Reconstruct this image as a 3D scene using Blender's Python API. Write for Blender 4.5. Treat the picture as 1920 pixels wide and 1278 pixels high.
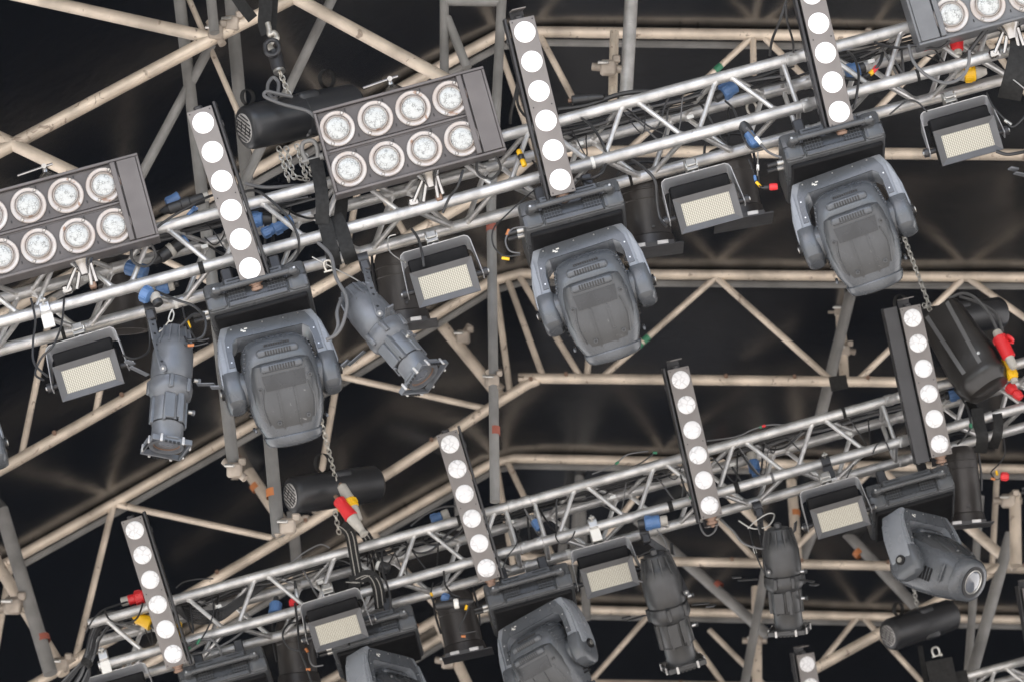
import bpy, bmesh, math, random
from mathutils import Matrix, Vector
random.seed(7)
R = math.radians
PI = math.pi
S = bpy.context.scene
for o in list(bpy.data.objects): bpy.data.objects.remove(o)
COL = S.collection

# ------------------------------------------------------------------ camera, world, sun
FPX, EL, RO = 8160.0, R(26.5), R(17)
CAM = Vector((0, 0, 1.7))
FWD = Vector((0, math.cos(EL), math.sin(EL)))
_r0 = Vector((1, 0, 0)); _u0 = Vector((0, -math.sin(EL), math.cos(EL)))
RGT = _r0*math.cos(RO) - _u0*math.sin(RO)
UPV = _u0*math.cos(RO) + _r0*math.sin(RO)
cd = bpy.data.cameras.new('camera'); cam = bpy.data.objects.new('camera', cd); COL.objects.link(cam)
cam.matrix_world = Matrix(((RGT.x, UPV.x, -FWD.x, 0), (RGT.y, UPV.y, -FWD.y, 0), (RGT.z, UPV.z, -FWD.z, CAM.z), (0, 0, 0, 1)))
cd.sensor_width = 36; cd.lens = FPX/1920*36
cd.clip_end = 1000; cd.clip_start = .5
cd.dof.use_dof = True; cd.dof.focus_distance = 18.9; cd.dof.aperture_fstop = 5.0
S.camera = cam
SUN_AZ, SUN_EL = R(205), R(52)       # azimuth clockwise from +Y, behind the camera to the left
w = bpy.data.worlds.new('World'); S.world = w; w.use_nodes = True
nt = w.node_tree; nt.nodes.clear()
sky = nt.nodes.new('ShaderNodeTexSky'); sky.sky_type = 'NISHITA'; sky.sun_disc = False
sky.sun_elevation = SUN_EL; sky.sun_rotation = SUN_AZ
sky.air_density = 1.0; sky.dust_density = 2.5; sky.ozone_density = .8
bg = nt.nodes.new('ShaderNodeBackground'); bg.inputs[1].default_value = .15
wo = nt.nodes.new('ShaderNodeOutputWorld')
nt.links.new(sky.outputs[0], bg.inputs[0]); nt.links.new(bg.outputs[0], wo.inputs[0])
sd = bpy.data.lights.new('sun', 'SUN'); sun = bpy.data.objects.new('sun', sd); COL.objects.link(sun)
sd.energy = 4.0; sd.angle = R(6); sd.color = (1, .975, .94)
sdir = Vector((math.sin(SUN_AZ)*math.cos(SUN_EL), math.cos(SUN_AZ)*math.cos(SUN_EL), math.sin(SUN_EL)))
sun.rotation_euler = sdir.to_track_quat('Z', 'Y').to_euler()
S.view_settings.view_transform = 'Standard'; S.view_settings.look = 'None'
S.view_settings.gamma = 1; S.view_settings.use_curve_mapping = False
S.view_settings.exposure = 1.72
S.render.engine = 'CYCLES'

# ------------------------------------------------------------------ materials
def mat(name, col, rough=.5, metal=0., noise=.0, nscale=20., bump=0., bscale=120., col2=None, spec=.5, coat=0., patch=None, facing=0.):
    m = bpy.data.materials.new(name); m.use_nodes = True
    t = m.node_tree; n = t.nodes; L = t.links; b = n['Principled BSDF']
    b.inputs['Roughness'].default_value = rough; b.inputs['Metallic'].default_value = metal
    b.inputs['Specular IOR Level'].default_value = spec
    if coat: b.inputs['Coat Weight'].default_value = coat
    c = (*col, 1); b.inputs['Base Color'].default_value = c
    tc = n.new('ShaderNodeTexCoord')
    if noise > 0:
        nz = n.new('ShaderNodeTexNoise'); nz.inputs['Scale'].default_value = nscale; nz.inputs['Detail'].default_value = 6
        L.new(tc.outputs['Object'], nz.inputs['Vector'])
        cr = n.new('ShaderNodeValToRGB'); cr.color_ramp.elements[0].position = .35; cr.color_ramp.elements[1].position = .68
        c2 = col2 if col2 else tuple(x*(1-noise) for x in col)
        cr.color_ramp.elements[0].color = (*c2, 1); cr.color_ramp.elements[1].color = c
        L.new(nz.outputs['Fac'], cr.inputs['Fac']); L.new(cr.outputs['Color'], b.inputs['Base Color'])
        mr = n.new('ShaderNodeMapRange'); mr.inputs['To Min'].default_value = min(1, rough*1.35); mr.inputs['To Max'].default_value = rough*.8
        L.new(nz.outputs['Fac'], mr.inputs['Value']); L.new(mr.outputs['Result'], b.inputs['Roughness'])
        if patch:      # scratches and chips of another colour
            n2 = n.new('ShaderNodeTexNoise'); n2.inputs['Scale'].default_value = nscale*patch[1]; n2.inputs['Detail'].default_value = 8
            n2.inputs['Distortion'].default_value = 1.2
            L.new(tc.outputs['Object'], n2.inputs['Vector'])
            r2 = n.new('ShaderNodeValToRGB'); r2.color_ramp.elements[0].position = patch[2]; r2.color_ramp.elements[1].position = patch[2]+.04
            L.new(n2.outputs['Fac'], r2.inputs['Fac'])
            mx = n.new('ShaderNodeMix'); mx.data_type = 'RGBA'
            L.new(r2.outputs['Color'], mx.inputs['Factor']); L.new(cr.outputs['Color'], mx.inputs['A']); mx.inputs['B'].default_value = (*patch[0], 1)
            L.new(mx.outputs['Result'], b.inputs['Base Color'])
    if bump:
        nb = n.new('ShaderNodeTexNoise'); nb.inputs['Scale'].default_value = bscale; nb.inputs['Detail'].default_value = 4
        L.new(tc.outputs['Object'], nb.inputs['Vector'])
        bp = n.new('ShaderNodeBump'); bp.inputs['Strength'].default_value = bump; bp.inputs['Distance'].default_value = .003
        L.new(nb.outputs['Fac'], bp.inputs['Height']); L.new(bp.outputs['Normal'], b.inputs['Normal'])
    return m

M = {}
M['alu'] = mat('truss_aluminium', (.62, .61, .595), .38, .65, .38, 14, .12, 90, patch=((.34, .33, .32), 4.0, .66))
M['alu_brace'] = mat('brace_aluminium', (.62, .61, .595), .38, .65, .3, 25, .1, 90)
M['cream'] = mat('roof_tube_metal', (.70, .60, .49), .42, .3, .48, 5, .1, 50, patch=((.25, .20, .16), 4.0, .64))
M['coupler'] = mat('coupler_casting', (.40, .345, .29), .5, .3, .4, 12, .1, 80)
M['post'] = mat('weathered_steel_tube', (.24, .235, .225), .5, .15, .4, 6, .1, 50)
M['skin'] = mat('black_roof_membrane', (.003, .004, .006), .20, 0, .25, 1.4, .35, 2.2, spec=1.0)
M['backdrop'] = mat('reflection_dark_sheet', (.008, .010, .015), .9)  # for the added sheet that darkens the membrane's reflections
for nd in M['skin'].node_tree.nodes:
    if nd.type == 'BUMP': nd.inputs['Distance'].default_value = .016
M['skin'].node_tree.nodes['Principled BSDF'].inputs['IOR'].default_value = 2.0
M['skin'].node_tree.nodes['Principled BSDF'].inputs['Specular IOR Level'].default_value = .75
M['head'] = mat('grey_blue_plastic', (.086, .093, .103), .25, 0, .18, 9, .12, 160, patch=((.2, .21, .225), 5.0, .73))
M['yoke'] = mat('light_grey_blue_plastic', (.225, .24, .262), .25, 0, .14, 8, .1, 160, patch=((.3, .32, .34), 5.0, .74))
M['cover'] = mat('charcoal_cover_plastic', (.060, .063, .067), .27, 0, .2, 9, .12, 160, patch=((.2, .2, .205), 4.0, .70))
M['base'] = mat('charcoal_base_plastic', (.066, .069, .073), .27, 0, .2, 9, .1, 200)
M['dark'] = mat('black_recess', (.008, .008, .009), .5)
M['window'] = mat('smoked_display', (.03, .032, .035), .25, 0, .3, 14)
M['screw'] = mat('bright_screw', (.6, .6, .6), .35, .8)
M['chrome'] = mat('chromed_clamp', (.42, .41, .40), .2, 1., .2, 30)
M['zinc'] = mat('zinc_steel', (.55, .54, .51), .36, .85, .3, 30)
M['chain'] = mat('chain_steel', (.62, .59, .53), .38, .8, .3, 60)
M['blind'] = mat('brown_grey_housing', (.125, .114, .114), .42, .1, .2, 8, .1, 160, patch=((.55, .54, .53), 9.0, .76))
M['blind2'] = mat('dark_tray', (.085, .077, .078), .45, .1, .2, 8)
M['blindgrey'] = mat('cool_grey_housing', (.14, .145, .155), .42, .1, .2, 8, .1, 160, patch=((.55, .54, .53), 9.0, .76))
M['ring'] = mat('ceramic_lamp_ring', (.50, .485, .475), .40, .3, .4, 11, .05, 90, col2=(.44, .39, .36), patch=((.30, .20, .15), 1.6, .64))
M['bar'] = mat('bar_housing_grey', (.18, .165, .158), .4, .1, .14, 10, .1, 160, patch=((.4, .39, .38), 9.0, .78))
M['barside'] = mat('bar_side_black', (.028, .028, .031), .38, 0, .2, 10)
M['strobe'] = mat('strobe_housing_grey', (.085, .085, .088), .42, .1, .15, 12, .08, 200)
M['strobein'] = mat('strobe_dark_housing', (.007, .007, .008), .6, 0, .2, 12, spec=.2)
M['bail'] = mat('strobe_bail_grey', (.36, .365, .38), .38, .15, .15, 12)
M['steel_edge'] = mat('pale_bail_edge', (.55, .54, .53), .4, .5, .3, 30)  # paler tone for bail edges and frame clips
M['par'] = mat('black_can_paint', (.045, .040, .038), .36, .25, .25, 10, .1, 90)
M['profile'] = mat('grey_diecast', (.125, .133, .146), .32, .2, .2, 14, .12, 120, patch=((.3, .31, .33), 4.0, .72))
M['profile_dark'] = mat('charcoal_diecast', (.050, .051, .053), .36, .15, .2, 14, .12, 120)
M['hoist'] = mat('hoist_black_paint', (.022, .023, .026), .33, .1, .25, 10, .12, 120)
M['grille'] = mat('hoist_grille', (.33, .32, .31), .5, .3)
M['cable'] = mat('black_cable', (.025, .025, .026), .42)
M['cablegrey'] = mat('grey_cable', (.11, .11, .112), .45)
M['steelwire'] = mat('steel_wire', (.5, .49, .46), .35, .8)
M['strap'] = mat('black_webbing', (.012, .012, .012), .75, 0, .3, 60, .4, 700)
M['stripe'] = mat('webbing_stripe', (.33, .31, .28), .8)
M['bag'] = mat('black_pvc_bag', (.026, .024, .023), .28, 0, .3, 9, .5, 25)
M['blue'] = mat('blue_plug', (.085, .175, .36), .38, 0, .2, 30)
M['red'] = mat('red_plug', (.62, .025, .03), .38, 0, .1, 30)
M['yellow'] = mat('yellow_plug', (.80, .46, .01), .4, 0, .1, 30)
M['greyplug'] = mat('grey_plug', (.42, .40, .36), .5, 0, .2, 30)
M['green'] = mat('green_tape', (.03, .17, .09), .5)
M['orange'] = mat('orange_tape', (.42, .15, .05), .5)
M['redtape'] = mat('faded_red_tape', (.26, .075, .05), .5)
M['white'] = mat('white_tag', (.75, .74, .70), .5)
M['brown'] = mat('brown_collar', (.22, .14, .1), .4, .3)

def lens_mat(name, base, dark, cell, rough=.12, line=.06, mix=.55):
    m = bpy.data.materials.new(name); m.use_nodes = True
    t = m.node_tree; n = t.nodes; L = t.links; b = n['Principled BSDF']
    tc = n.new('ShaderNodeTexCoord')
    v = n.new('ShaderNodeTexVoronoi'); v.feature = 'DISTANCE_TO_EDGE'; v.inputs['Scale'].default_value = cell
    L.new(tc.outputs['Object'], v.inputs['Vector'])
    cr = n.new('ShaderNodeValToRGB'); cr.color_ramp.elements[0].position = 0; cr.color_ramp.elements[1].position = line
    cr.color_ramp.elements[0].color = (*dark, 1); cr.color_ramp.elements[1].color = (*base, 1)
    L.new(v.outputs['Distance'], cr.inputs['Fac'])
    nz = n.new('ShaderNodeTexNoise'); nz.inputs['Scale'].default_value = cell*.45; L.new(tc.outputs['Object'], nz.inputs['Vector'])
    r2 = n.new('ShaderNodeValToRGB'); r2.color_ramp.elements[0].position = .42; r2.color_ramp.elements[1].position = .62
    L.new(nz.outputs['Fac'], r2.inputs['Fac'])
    mx = n.new('ShaderNodeMix'); mx.data_type = 'RGBA'; mx.inputs['A'].default_value = (*base, 1)
    ml = n.new('ShaderNodeMath'); ml.operation = 'MULTIPLY'; ml.inputs[1].default_value = mix; L.new(r2.outputs['Color'], ml.inputs[0])
    L.new(ml.outputs[0], mx.inputs['Factor']); L.new(cr.outputs['Color'], mx.inputs['B'])
    L.new(mx.outputs['Result'], b.inputs['Base Color'])
    b.inputs['Roughness'].default_value = rough
    b.inputs['Coat Weight'].default_value = .1
    bp = n.new('ShaderNodeBump'); bp.inputs['Strength'].default_value = .3; bp.inputs['Distance'].default_value = .002
    L.new(v.outputs['Distance'], bp.inputs['Height']); L.new(bp.outputs['Normal'], b.inputs['Normal'])
    return m
M['lamp'] = lens_mat('blinder_lamp_glass', (.47, .485, .48), (.13, .135, .13), 100, line=.15, mix=.95, rough=.22)
M['barlens'] = lens_mat('blown_bar_lens', (.93, .93, .94), (.75, .76, .77), 60, .3, .1, .5)  # front row lenses, their overexposed glare put into the white
M['barlens2'] = lens_mat('dim_bar_lens', (.70, .70, .71), (.34, .34, .35), 34, .15, .12, .8)  # dimmer rear row copy, not blown out, reflector pattern showing

def led_mat():
    m = bpy.data.materials.new('led_matrix'); m.use_nodes = True
    t = m.node_tree; n = t.nodes; L = t.links; b = n['Principled BSDF']
    tc = n.new('ShaderNodeTexCoord'); sp = n.new('ShaderNodeSeparateXYZ'); L.new(tc.outputs['Object'], sp.inputs[0])
    outs = []
    for ax, fr in (('X', 118.), ('Z', 150.)):
        a = n.new('ShaderNodeMath'); a.operation = 'MULTIPLY'; a.inputs[1].default_value = fr; L.new(sp.outputs[ax], a.inputs[0])
        f = n.new('ShaderNodeMath'); f.operation = 'FRACT'; L.new(a.outputs[0], f.inputs[0])
        s = n.new('ShaderNodeMath'); s.operation = 'SUBTRACT'; s.inputs[1].default_value = .5; L.new(f.outputs[0], s.inputs[0])
        c = n.new('ShaderNodeMath'); c.operation = 'ABSOLUTE'; L.new(s.outputs[0], c.inputs[0]); outs.append(c)
    mxm = n.new('ShaderNodeMath'); mxm.operation = 'MAXIMUM'; L.new(outs[0].outputs[0], mxm.inputs[0]); L.new(outs[1].outputs[0], mxm.inputs[1])
    cr = n.new('ShaderNodeValToRGB'); cr.color_ramp.interpolation = 'LINEAR'
    cr.color_ramp.elements[0].position = .30; cr.color_ramp.elements[0].color = (.50, .475, .39, 1)
    cr.color_ramp.elements[1].position = .45; cr.color_ramp.elements[1].color = (.13, .12, .10, 1)
    L.new(mxm.outputs[0], cr.inputs['Fac']); L.new(cr.outputs['Color'], b.inputs['Base Color'])
    b.inputs['Roughness'].default_value = .4
    return m
M['led'] = led_mat()

# ------------------------------------------------------------------ mesh builder
class MB:
    def __init__(s): s.v = []; s.f = []; s.m = []; s.mats = []; s.T = Matrix.Identity(4)
    def mi(s, m):
        if isinstance(m, str): m = M[m]
        if m not in s.mats: s.mats.append(m)
        return s.mats.index(m)
    def add(s, vs, fs, m, T=None):
        k = len(s.v); X = s.T @ T if T is not None else s.T
        s.v += [X @ Vector(v) for v in vs]; i = s.mi(m)
        for f in fs: s.f.append([k+q for q in f]); s.m.append(i)
    def box(s, c, d, m, bev=0., T=None, seg=1):
        x, y, z = d[0]/2, d[1]/2, d[2]/2; cx, cy, cz = c
        if bev <= 0:
            vs = [(cx+a*x, cy+b*y, cz+e*z) for a in (-1, 1) for b in (-1, 1) for e in (-1, 1)]
            fs = [(0, 1, 3, 2), (4, 6, 7, 5), (0, 4, 5, 1), (2, 3, 7, 6), (0, 2, 6, 4), (1, 5, 7, 3)]
            s.add(vs, fs, m, T); return
        bm = bmesh.new(); bmesh.ops.create_cube(bm, size=1)
        for v in bm.verts: v.co = Vector((cx+v.co.x*2*x, cy+v.co.y*2*y, cz+v.co.z*2*z))
        bmesh.ops.bevel(bm, geom=bm.edges[:], offset=bev, segments=seg, affect='EDGES', profile=.5)
        s.bm(bm, m, T)
    def bm(s, bm, m, T=None):
        bm.verts.index_update()
        s.add([v.co.copy() for v in bm.verts], [[v.index for v in f.verts] for f in bm.faces], m, T); bm.free()
    def tube(s, path, r, m, seg=10, cap=True, T=None):
        path = [Vector(p) for p in path]; n = len(path); vs = []; fs = []
        rs = r if isinstance(r, (list, tuple)) else [r]*n
        t0 = (path[1]-path[0]).normalized(); u = t0.orthogonal().normalized()
        for i in range(n):
            t = (path[min(i+1, n-1)]-path[max(i-1, 0)])
            t = t.normalized() if t.length > 1e-9 else t0
            u = (u - t*u.dot(t)).normalized(); w_ = t.cross(u)
            for k in range(seg):
                a = 2*PI*k/seg; vs.append(path[i]+(u*math.cos(a)+w_*math.sin(a))*rs[i])
        for i in range(n-1):
            for k in range(seg):
                a = i*seg+k; b = i*seg+(k+1) % seg; fs.append((a, b, b+seg, a+seg))
        if cap: fs.append(list(range(seg))[::-1]); fs.append([(n-1)*seg+k for k in range(seg)])
        s.add(vs, fs, m, T)
    def cyl(s, a, b, r, m, seg=20, r2=None, T=None): s.tube([a, b], [r, r if r2 is None else r2], m, seg, True, T)
    def lathe(s, prof, m, seg=32, T=None, cap=True):     # prof: (r, z)
        vs = []; fs = []
        for r, z in prof:
            for k in range(seg): a = 2*PI*k/seg; vs.append((r*math.cos(a), r*math.sin(a), z))
        for i in range(len(prof)-1):
            for k in range(seg):
                a = i*seg+k; b = i*seg+(k+1) % seg; fs.append((a, b, b+seg, a+seg))
        if cap:
            fs.append(list(range(seg))[::-1]); fs.append([(len(prof)-1)*seg+k for k in range(seg)])
        s.add(vs, fs, m, T)
    def loft(s, secs, m, seg=40, T=None):                # secs: (z, hx, hy, yc, n)
        vs = []; fs = []
        for z, hx, hy, yc, n in secs:
            for k in range(seg):
                a = 2*PI*k/seg; c, q = math.cos(a), math.sin(a)
                vs.append((hx*math.copysign(abs(c)**(2/n), c), yc+hy*math.copysign(abs(q)**(2/n), q), z))
        for i in range(len(secs)-1):
            for k in range(seg):
                a = i*seg+k; b = i*seg+(k+1) % seg; fs.append((a, b, b+seg, a+seg))
        fs.append(list(range(seg))[::-1]); fs.append([(len(secs)-1)*seg+k for k in range(seg)])
        s.add(vs, fs, m, T)
    def prism(s, out, y0, y1, m, bev=0., T=None, seg=2, rim=0.): # outline in XZ, thickness along Y
        bm = bmesh.new(); n = len(out)
        a = [bm.verts.new((x, y0, z)) for x, z in out]; b = [bm.verts.new((x, y1, z)) for x, z in out]
        bm.faces.new(a); bm.faces.new(b[::-1])
        for i in range(n): j = (i+1) % n; bm.faces.new((a[j], a[i], b[i], b[j]))
        bmesh.ops.recalc_face_normals(bm, faces=bm.faces[:])
        if bev:
            es = [e for e in bm.edges if abs(e.verts[0].co.y-e.verts[1].co.y) < 1e-6]
            bmesh.ops.bevel(bm, geom=es, offset=bev, segments=seg, affect='EDGES', profile=.5)
        if rim:
            es = [e for e in bm.edges if abs(e.verts[0].co.y-e.verts[1].co.y) < 1e-6]
            bmesh.ops.bevel(bm, geom=es, offset=rim, segments=2, affect='EDGES', profile=.6)
        s.bm(bm, m, T)
    def build(s, name, parent=None, loc=None, smooth=True, ang=38):
        me = bpy.data.meshes.new(name)
        inv = Vector(loc) if loc is not None else Vector((0, 0, 0))
        me.from_pydata([tuple(v-inv) for v in s.v], [], s.f)
        for m in s.mats: me.materials.append(m)
        me.polygons.foreach_set('material_index', s.m)
        bm = bmesh.new(); bm.from_mesh(me); bmesh.ops.recalc_face_normals(bm, faces=bm.faces[:]); bm.to_mesh(me); bm.free()
        if smooth:
            me.polygons.foreach_set('use_smooth', [True]*len(me.polygons)); me.set_sharp_from_angle(angle=R(ang))
        me.update()
        o = bpy.data.objects.new(name, me); COL.objects.link(o)
        if loc is not None: o.location = inv
        if parent: o.parent = parent
        return o

def tag(o, label, cat, group=None, kind=None):
    if label: o['label'] = label
    if cat: o['category'] = cat
    if group: o['group'] = group
    if kind: o['kind'] = kind
    return o
def thing(name, label, cat, mw=None, group=None):
    o = bpy.data.objects.new(name, None); COL.objects.link(o); o.empty_display_size = .1
    if mw is not None: o.matrix_world = mw
    return tag(o, label, cat, group)
def dup(root, mw, label, group=None):
    r = root.copy(); COL.objects.link(r); r.matrix_world = mw; r['label'] = label
    if group: r['group'] = group
    for ch in list(root.children):
        c = ch.copy(); COL.objects.link(c); c.parent = r; c.matrix_parent_inverse = ch.matrix_parent_inverse.copy()
        for g in list(ch.children):
            d = g.copy(); COL.objects.link(d); d.parent = c
    return r

# ------------------------------------------------------------------ placing by where the camera sees a thing, at its real distance
def ray(x, y): return FWD + RGT*((x-960)/FPX) - UPV*((y-639)/FPX)
def at_z(x, y, z): d = ray(x, y); return CAM + d*((z-CAM.z)/d.z)
def at_y(x, y, Y): d = ray(x, y); return CAM + d*((Y-CAM.y)/d.y)
HZ = CAM.z + 8.9
ROW = {}
def setrow(k, a, b, z):
    A = at_z(*a, z); B = at_z(*b, z); t = (B-A); t.z = 0; t.normalize()
    ROW[k] = (A, t, Vector((t.y, -t.x, 0)), math.atan2(t.y, t.x))
setrow(1, (0, 604), (1893, 95), HZ)
setrow(2, (340, 1205), (1715, 820), HZ)
setrow(3, (1717, 1367), (1917, 1313), HZ)
def W(row, x, y, off=0.):
    A, t, n, a = ROW[row]; d = ray(x, y); return CAM + d*(((A-CAM).dot(n)+off)/d.dot(n))
def yawM(row, p, extra=0.): return Matrix.Translation(p) @ Matrix.Rotation(ROW[row][3]+R(extra), 4, 'Z')
def faceM(row, p, pitch, extra=0., roll=0.):    # local -Y is the face, pitched downwards
    return yawM(row, p, extra) @ Matrix.Rotation(R(pitch), 4, 'X') @ Matrix.Rotation(R(roll), 4, 'Y')
def axisM(p, ang, phi, spin=0.):
    """local -Z runs along the drawn direction (ang from image-down, + = to the right), phi leans it to the viewer"""
    d = (-UPV*math.cos(R(ang)) + RGT*math.sin(R(ang)))*math.cos(R(phi)) - FWD*math.sin(R(phi))
    z = -d.normalized(); f = -FWD; y = -(f - z*f.dot(z)).normalized(); x = y.cross(z).normalized()
    m = Matrix((x, y, z)).transposed().to_4x4()
    return Matrix.Translation(p) @ m @ Matrix.Rotation(R(spin), 4, 'Z')
def smooth(pts, k=6):
    P = [Vector(p) for p in pts]
    if len(P) < 3: return P
    out = []
    for i in range(len(P)-1):
        p0 = P[max(i-1, 0)]; p1 = P[i]; p2 = P[i+1]; p3 = P[min(i+2, len(P)-1)]
        for j in range(k):
            t = j/k; out.append(.5*((2*p1)+(p2-p0)*t+(2*p0-5*p1+4*p2-p3)*t*t+(3*p1-p0-3*p2+p3)*t**3))
    out.append(P[-1]); return out

# ------------------------------------------------------------------ ground and stage floors, out of view, added for bounce and reflections
def slab(name, x0, x1, y0, y1, z, m):
    b = MB(); b.add([(x0, y0, z), (x1, y0, z), (x1, y1, z), (x0, y1, z)], [(0, 1, 2, 3)], m)
    o = b.build(name, smooth=False); o['kind'] = 'structure'; return o
M['paving'] = mat('sandy_paving', (.52, .495, .46), .9, 0, .3, 1.5)
M['stage'] = mat('stage_floor_shade', (.035, .032, .030), .6, 0, .3, 2)  # near black stands for the roof's shade, keeps membrane reflections dark
slab('ground', -300, 300, -300, 400, 0, 'paving')
M['bounce_deck'] = mat('bounce_decking', (.27, .235, .19), .7, 0, .3, 3)  # unseen pale deck added to bounce light onto the undersides
slab('bounce_apron', -14, 14, 13.5, 23, 1.2, 'bounce_deck')
slab('stage_floor', -14, 14, 23.004, 45, 1.2, 'stage')

# ------------------------------------------------------------------ roof: membrane and lattice girders
APEX_H = CAM.z + 12.0
def ydist(x, y): return at_z(x, y, APEX_H).y
G = [  # upper chord points, lower chord points (photo), left to right
    ([(-120, 660), (447, 338), (810, 134), (930, 68), (1010, 60), (2050, 74)], [(-120, 948), (57, 848), (397, 655), (900, 366), (1010, 291), (1120, 284), (2050, 292)]),
    ([(-120, 1128), (215, 942), (640, 700), (915, 530), (975, 513), (2050, 521)], [(-60, 1355), (117, 1251), (580, 980), (940, 750), (1005, 714), (1060, 709), (2050, 720)]),
    ([(200, 1290), (697, 995), (920, 868), (965, 858), (2050, 881)], [(480, 1350), (772, 1187), (1000, 1056), (1060, 1048), (2050, 1068)]),
    ([(400, 1430), (773, 1225), (900, 1148), (960, 1139), (2050, 1164)], [(600, 1480), (1000, 1290), (1060, 1280), (2050, 1300)]),
]
GY = [ydist(985, 59), ydist(965, 515), ydist(945, 862), ydist(930, 1143)]
glabels = ['cream lattice roof girder nearest the front, its top chord behind the upper LED bars',
           'cream lattice roof girder crossing the middle of the picture under the tall moving heads',
           'cream lattice roof girder running just behind the rear lighting truss',
           'deepest cream lattice roof girder, low behind the dark spotlights']
BR = [
    [((1410, 70), (1180, 280)), ((1412, 72), (1413, 140)), ((1432, 70), (1660, 292)), ((1012, 66), (1085, 205)), ((1775, 72), (1560, 292)), ((1595, 0), (1690, 160)),
     ((930, 72), (1005, 290)), ((640, 235), (760, 440)), ((700, 200), (640, 520)), ((100, 560), (40, 855)), ((240, 460), (180, 770)), ((250, 460), (510, 585)), ((1850, 74), (2010, 290))],
    [((1340, 522), (1128, 708)), ((1345, 522), (1560, 714)), ((1806, 522), (1605, 716)), ((1815, 522), (1985, 640)), ((928, 525), (957, 740)), ((950, 518), (1018, 706)),
     ((972, 515), (1088, 706)), ((636, 704), (922, 768)), ((632, 712), (590, 960)), ((216, 944), (512, 1008)), ((212, 948), (140, 1240)), ((20, 1055), (-20, 1290)), ((1120, 520), (1100, 708))],
    [((930, 866), (965, 1075)), ((950, 862), (1040, 1050)), ((1245, 866), (1420, 1052)), ((1240, 866), (1100, 1052)), ((1640, 874), (1460, 1060)), ((1650, 874), (1840, 1060)), ((700, 998), (830, 1150)), ((1870, 878), (1860, 1064))],
    [((1222, 1146), (1095, 1290)), ((1260, 1146), (1370, 1300)), ((1608, 1156), (1500, 1290)), ((1618, 1156), (1740, 1290)), ((960, 1140), (1010, 1290)), ((1330, 1180), (1440, 1290))],
]
for g, (U, L_) in enumerate(G):
    t = thing('lattice_girder', glabels[g], 'roof girder', Matrix.Identity(4), 'lattice girders holding up the roof membrane')
    Y = GY[g]
    b = MB(); b.tube([at_y(x, y, Y) for x, y in U], .031, 'cream', 14); o = b.build('upper_chord', t)
    # keder profile above the chord that holds the membrane
    b = MB(); b.tube([at_y(x, y, Y)+Vector((0, .10, -.01)) for x, y in U], .022, 'post', 6); b.build('keder_rail', t)
    pts = smooth([at_y(x, y, Y) for x, y in L_], 5)
    b = MB(); b.tube(pts, .031, 'cream', 14); b.build('lower_chord', t)
    for (p, q) in BR[g]:
        b = MB(); P = at_y(*p, Y); Q = at_y(*q, Y)
        b.tube([P, Q], .0195 if g else .0175, 'cream', 12); b.build('brace', t)
    for k in range(14):
        b = MB(); x = 120+k*140+random.uniform(-40, 40); i = 0
        while i < len(L_)-2 and L_[i+1][0] < x: i += 1
        u = (x-L_[i][0])/(L_[i+1][0]-L_[i][0]); y = L_[i][1]+u*(L_[i+1][1]-L_[i][1])
        P = at_y(x, y, Y); b.cyl(P+Vector((0, -.048, .012)), P+Vector((0, .04, .012)), .012, 'brown', 8); b.build('bolt', t)

# membrane: a glossy black sheet carried by the top chords
def upoly(g, u):
    U = G[g][0]; xs = -160+u*2240; i = 0
    while i < len(U)-2 and U[i+1][0] < xs: i += 1
    a, c = U[i], U[i+1]; f = (xs-a[0])/(c[0]-a[0]); return xs, a[1]+f*(c[1]-a[1])
b = MB(); NU = 60; rows = []
def rowpts(g, dy, dz):
    return [at_y(*upoly(g, i/NU), GY[g])+Vector((0, dy, dz)) for i in range(NU+1)]
# profile of world x -> height taken from each girder so the sheet follows the arch
seq = [(0, -4.6), (0, -2.2)] + [(0, .06)]
prof = []
def xz(g):
    pts = rowpts(g, 0, 0); return [(p.x, p.z) for p in pts]
def height(g, x):
    P = XZ[g]; 
    if x <= P[0][0]: i = 0
    elif x >= P[-1][0]: i = len(P)-2
    else:
        i = 0
        while P[i+1][0] < x: i += 1
    (x0, z0), (x1, z1) = P[i], P[i+1]; return z0+(z1-z0)*(x-x0)/(x1-x0)
XZ = [xz(g) for g in range(4)]
stations = []
for g in range(3):
    for j in range(12):
        u = j/12; stations.append((GY[g]+(GY[g+1]-GY[g])*u+.09, g, u))
stations = [(GY[0]-8.6, 0, 0), (GY[0]-2.4, 0, 0), (GY[0]-1.2, 0, 0), (GY[0]-.5, 0, 0)] + stations + [(GY[3]+.09, 3, 0), (GY[3]+2, 3, 0), (GY[3]+6, 3, 0), (GY[3]+14, 3, 0)]  # front rows carried forward, out of view, to shade the trusses
vs = []; fs = []; NX = 90
for (Y, g, u) in stations:
    for i in range(NX+1):
        x = -9+18*i/NX
        z = height(g, x)*(1-u)+(height(min(g+1, 3), x)*u if u else 0)
        sag = -.05*math.sin(PI*u)*(1+.4*math.sin(x*2.1+Y)) if u else 0
        z += .040+sag+.012*math.sin(x*5+Y*3)*math.sin(PI*u)
        vs.append((x, Y, z))
n1 = NX+1
for r_ in range(len(stations)-1):
    for i in range(NX): a = r_*n1+i; fs.append((a, a+1, a+1+n1, a+n1))
b.add(vs, fs, 'skin'); sk = b.build('roof_membrane', ang=80)
tag(sk, 'glossy black roof membrane stretched over the cream girders', 'roof membrane')
b = MB(); b.add([(-16, GY[3]+13.9, 1.2), (16, GY[3]+13.9, 1.2), (16, GY[3]+13.9, 20), (-16, GY[3]+13.9, 20)], [(0, 1, 2, 3)], 'backdrop')  # unseen sheet added so the membrane reflects darkness
bd = b.build('reflection_backdrop', smooth=False); tag(bd, 'added dark backdrop out of view, keeping the roof membrane reflections dark', 'backdrop')

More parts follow.
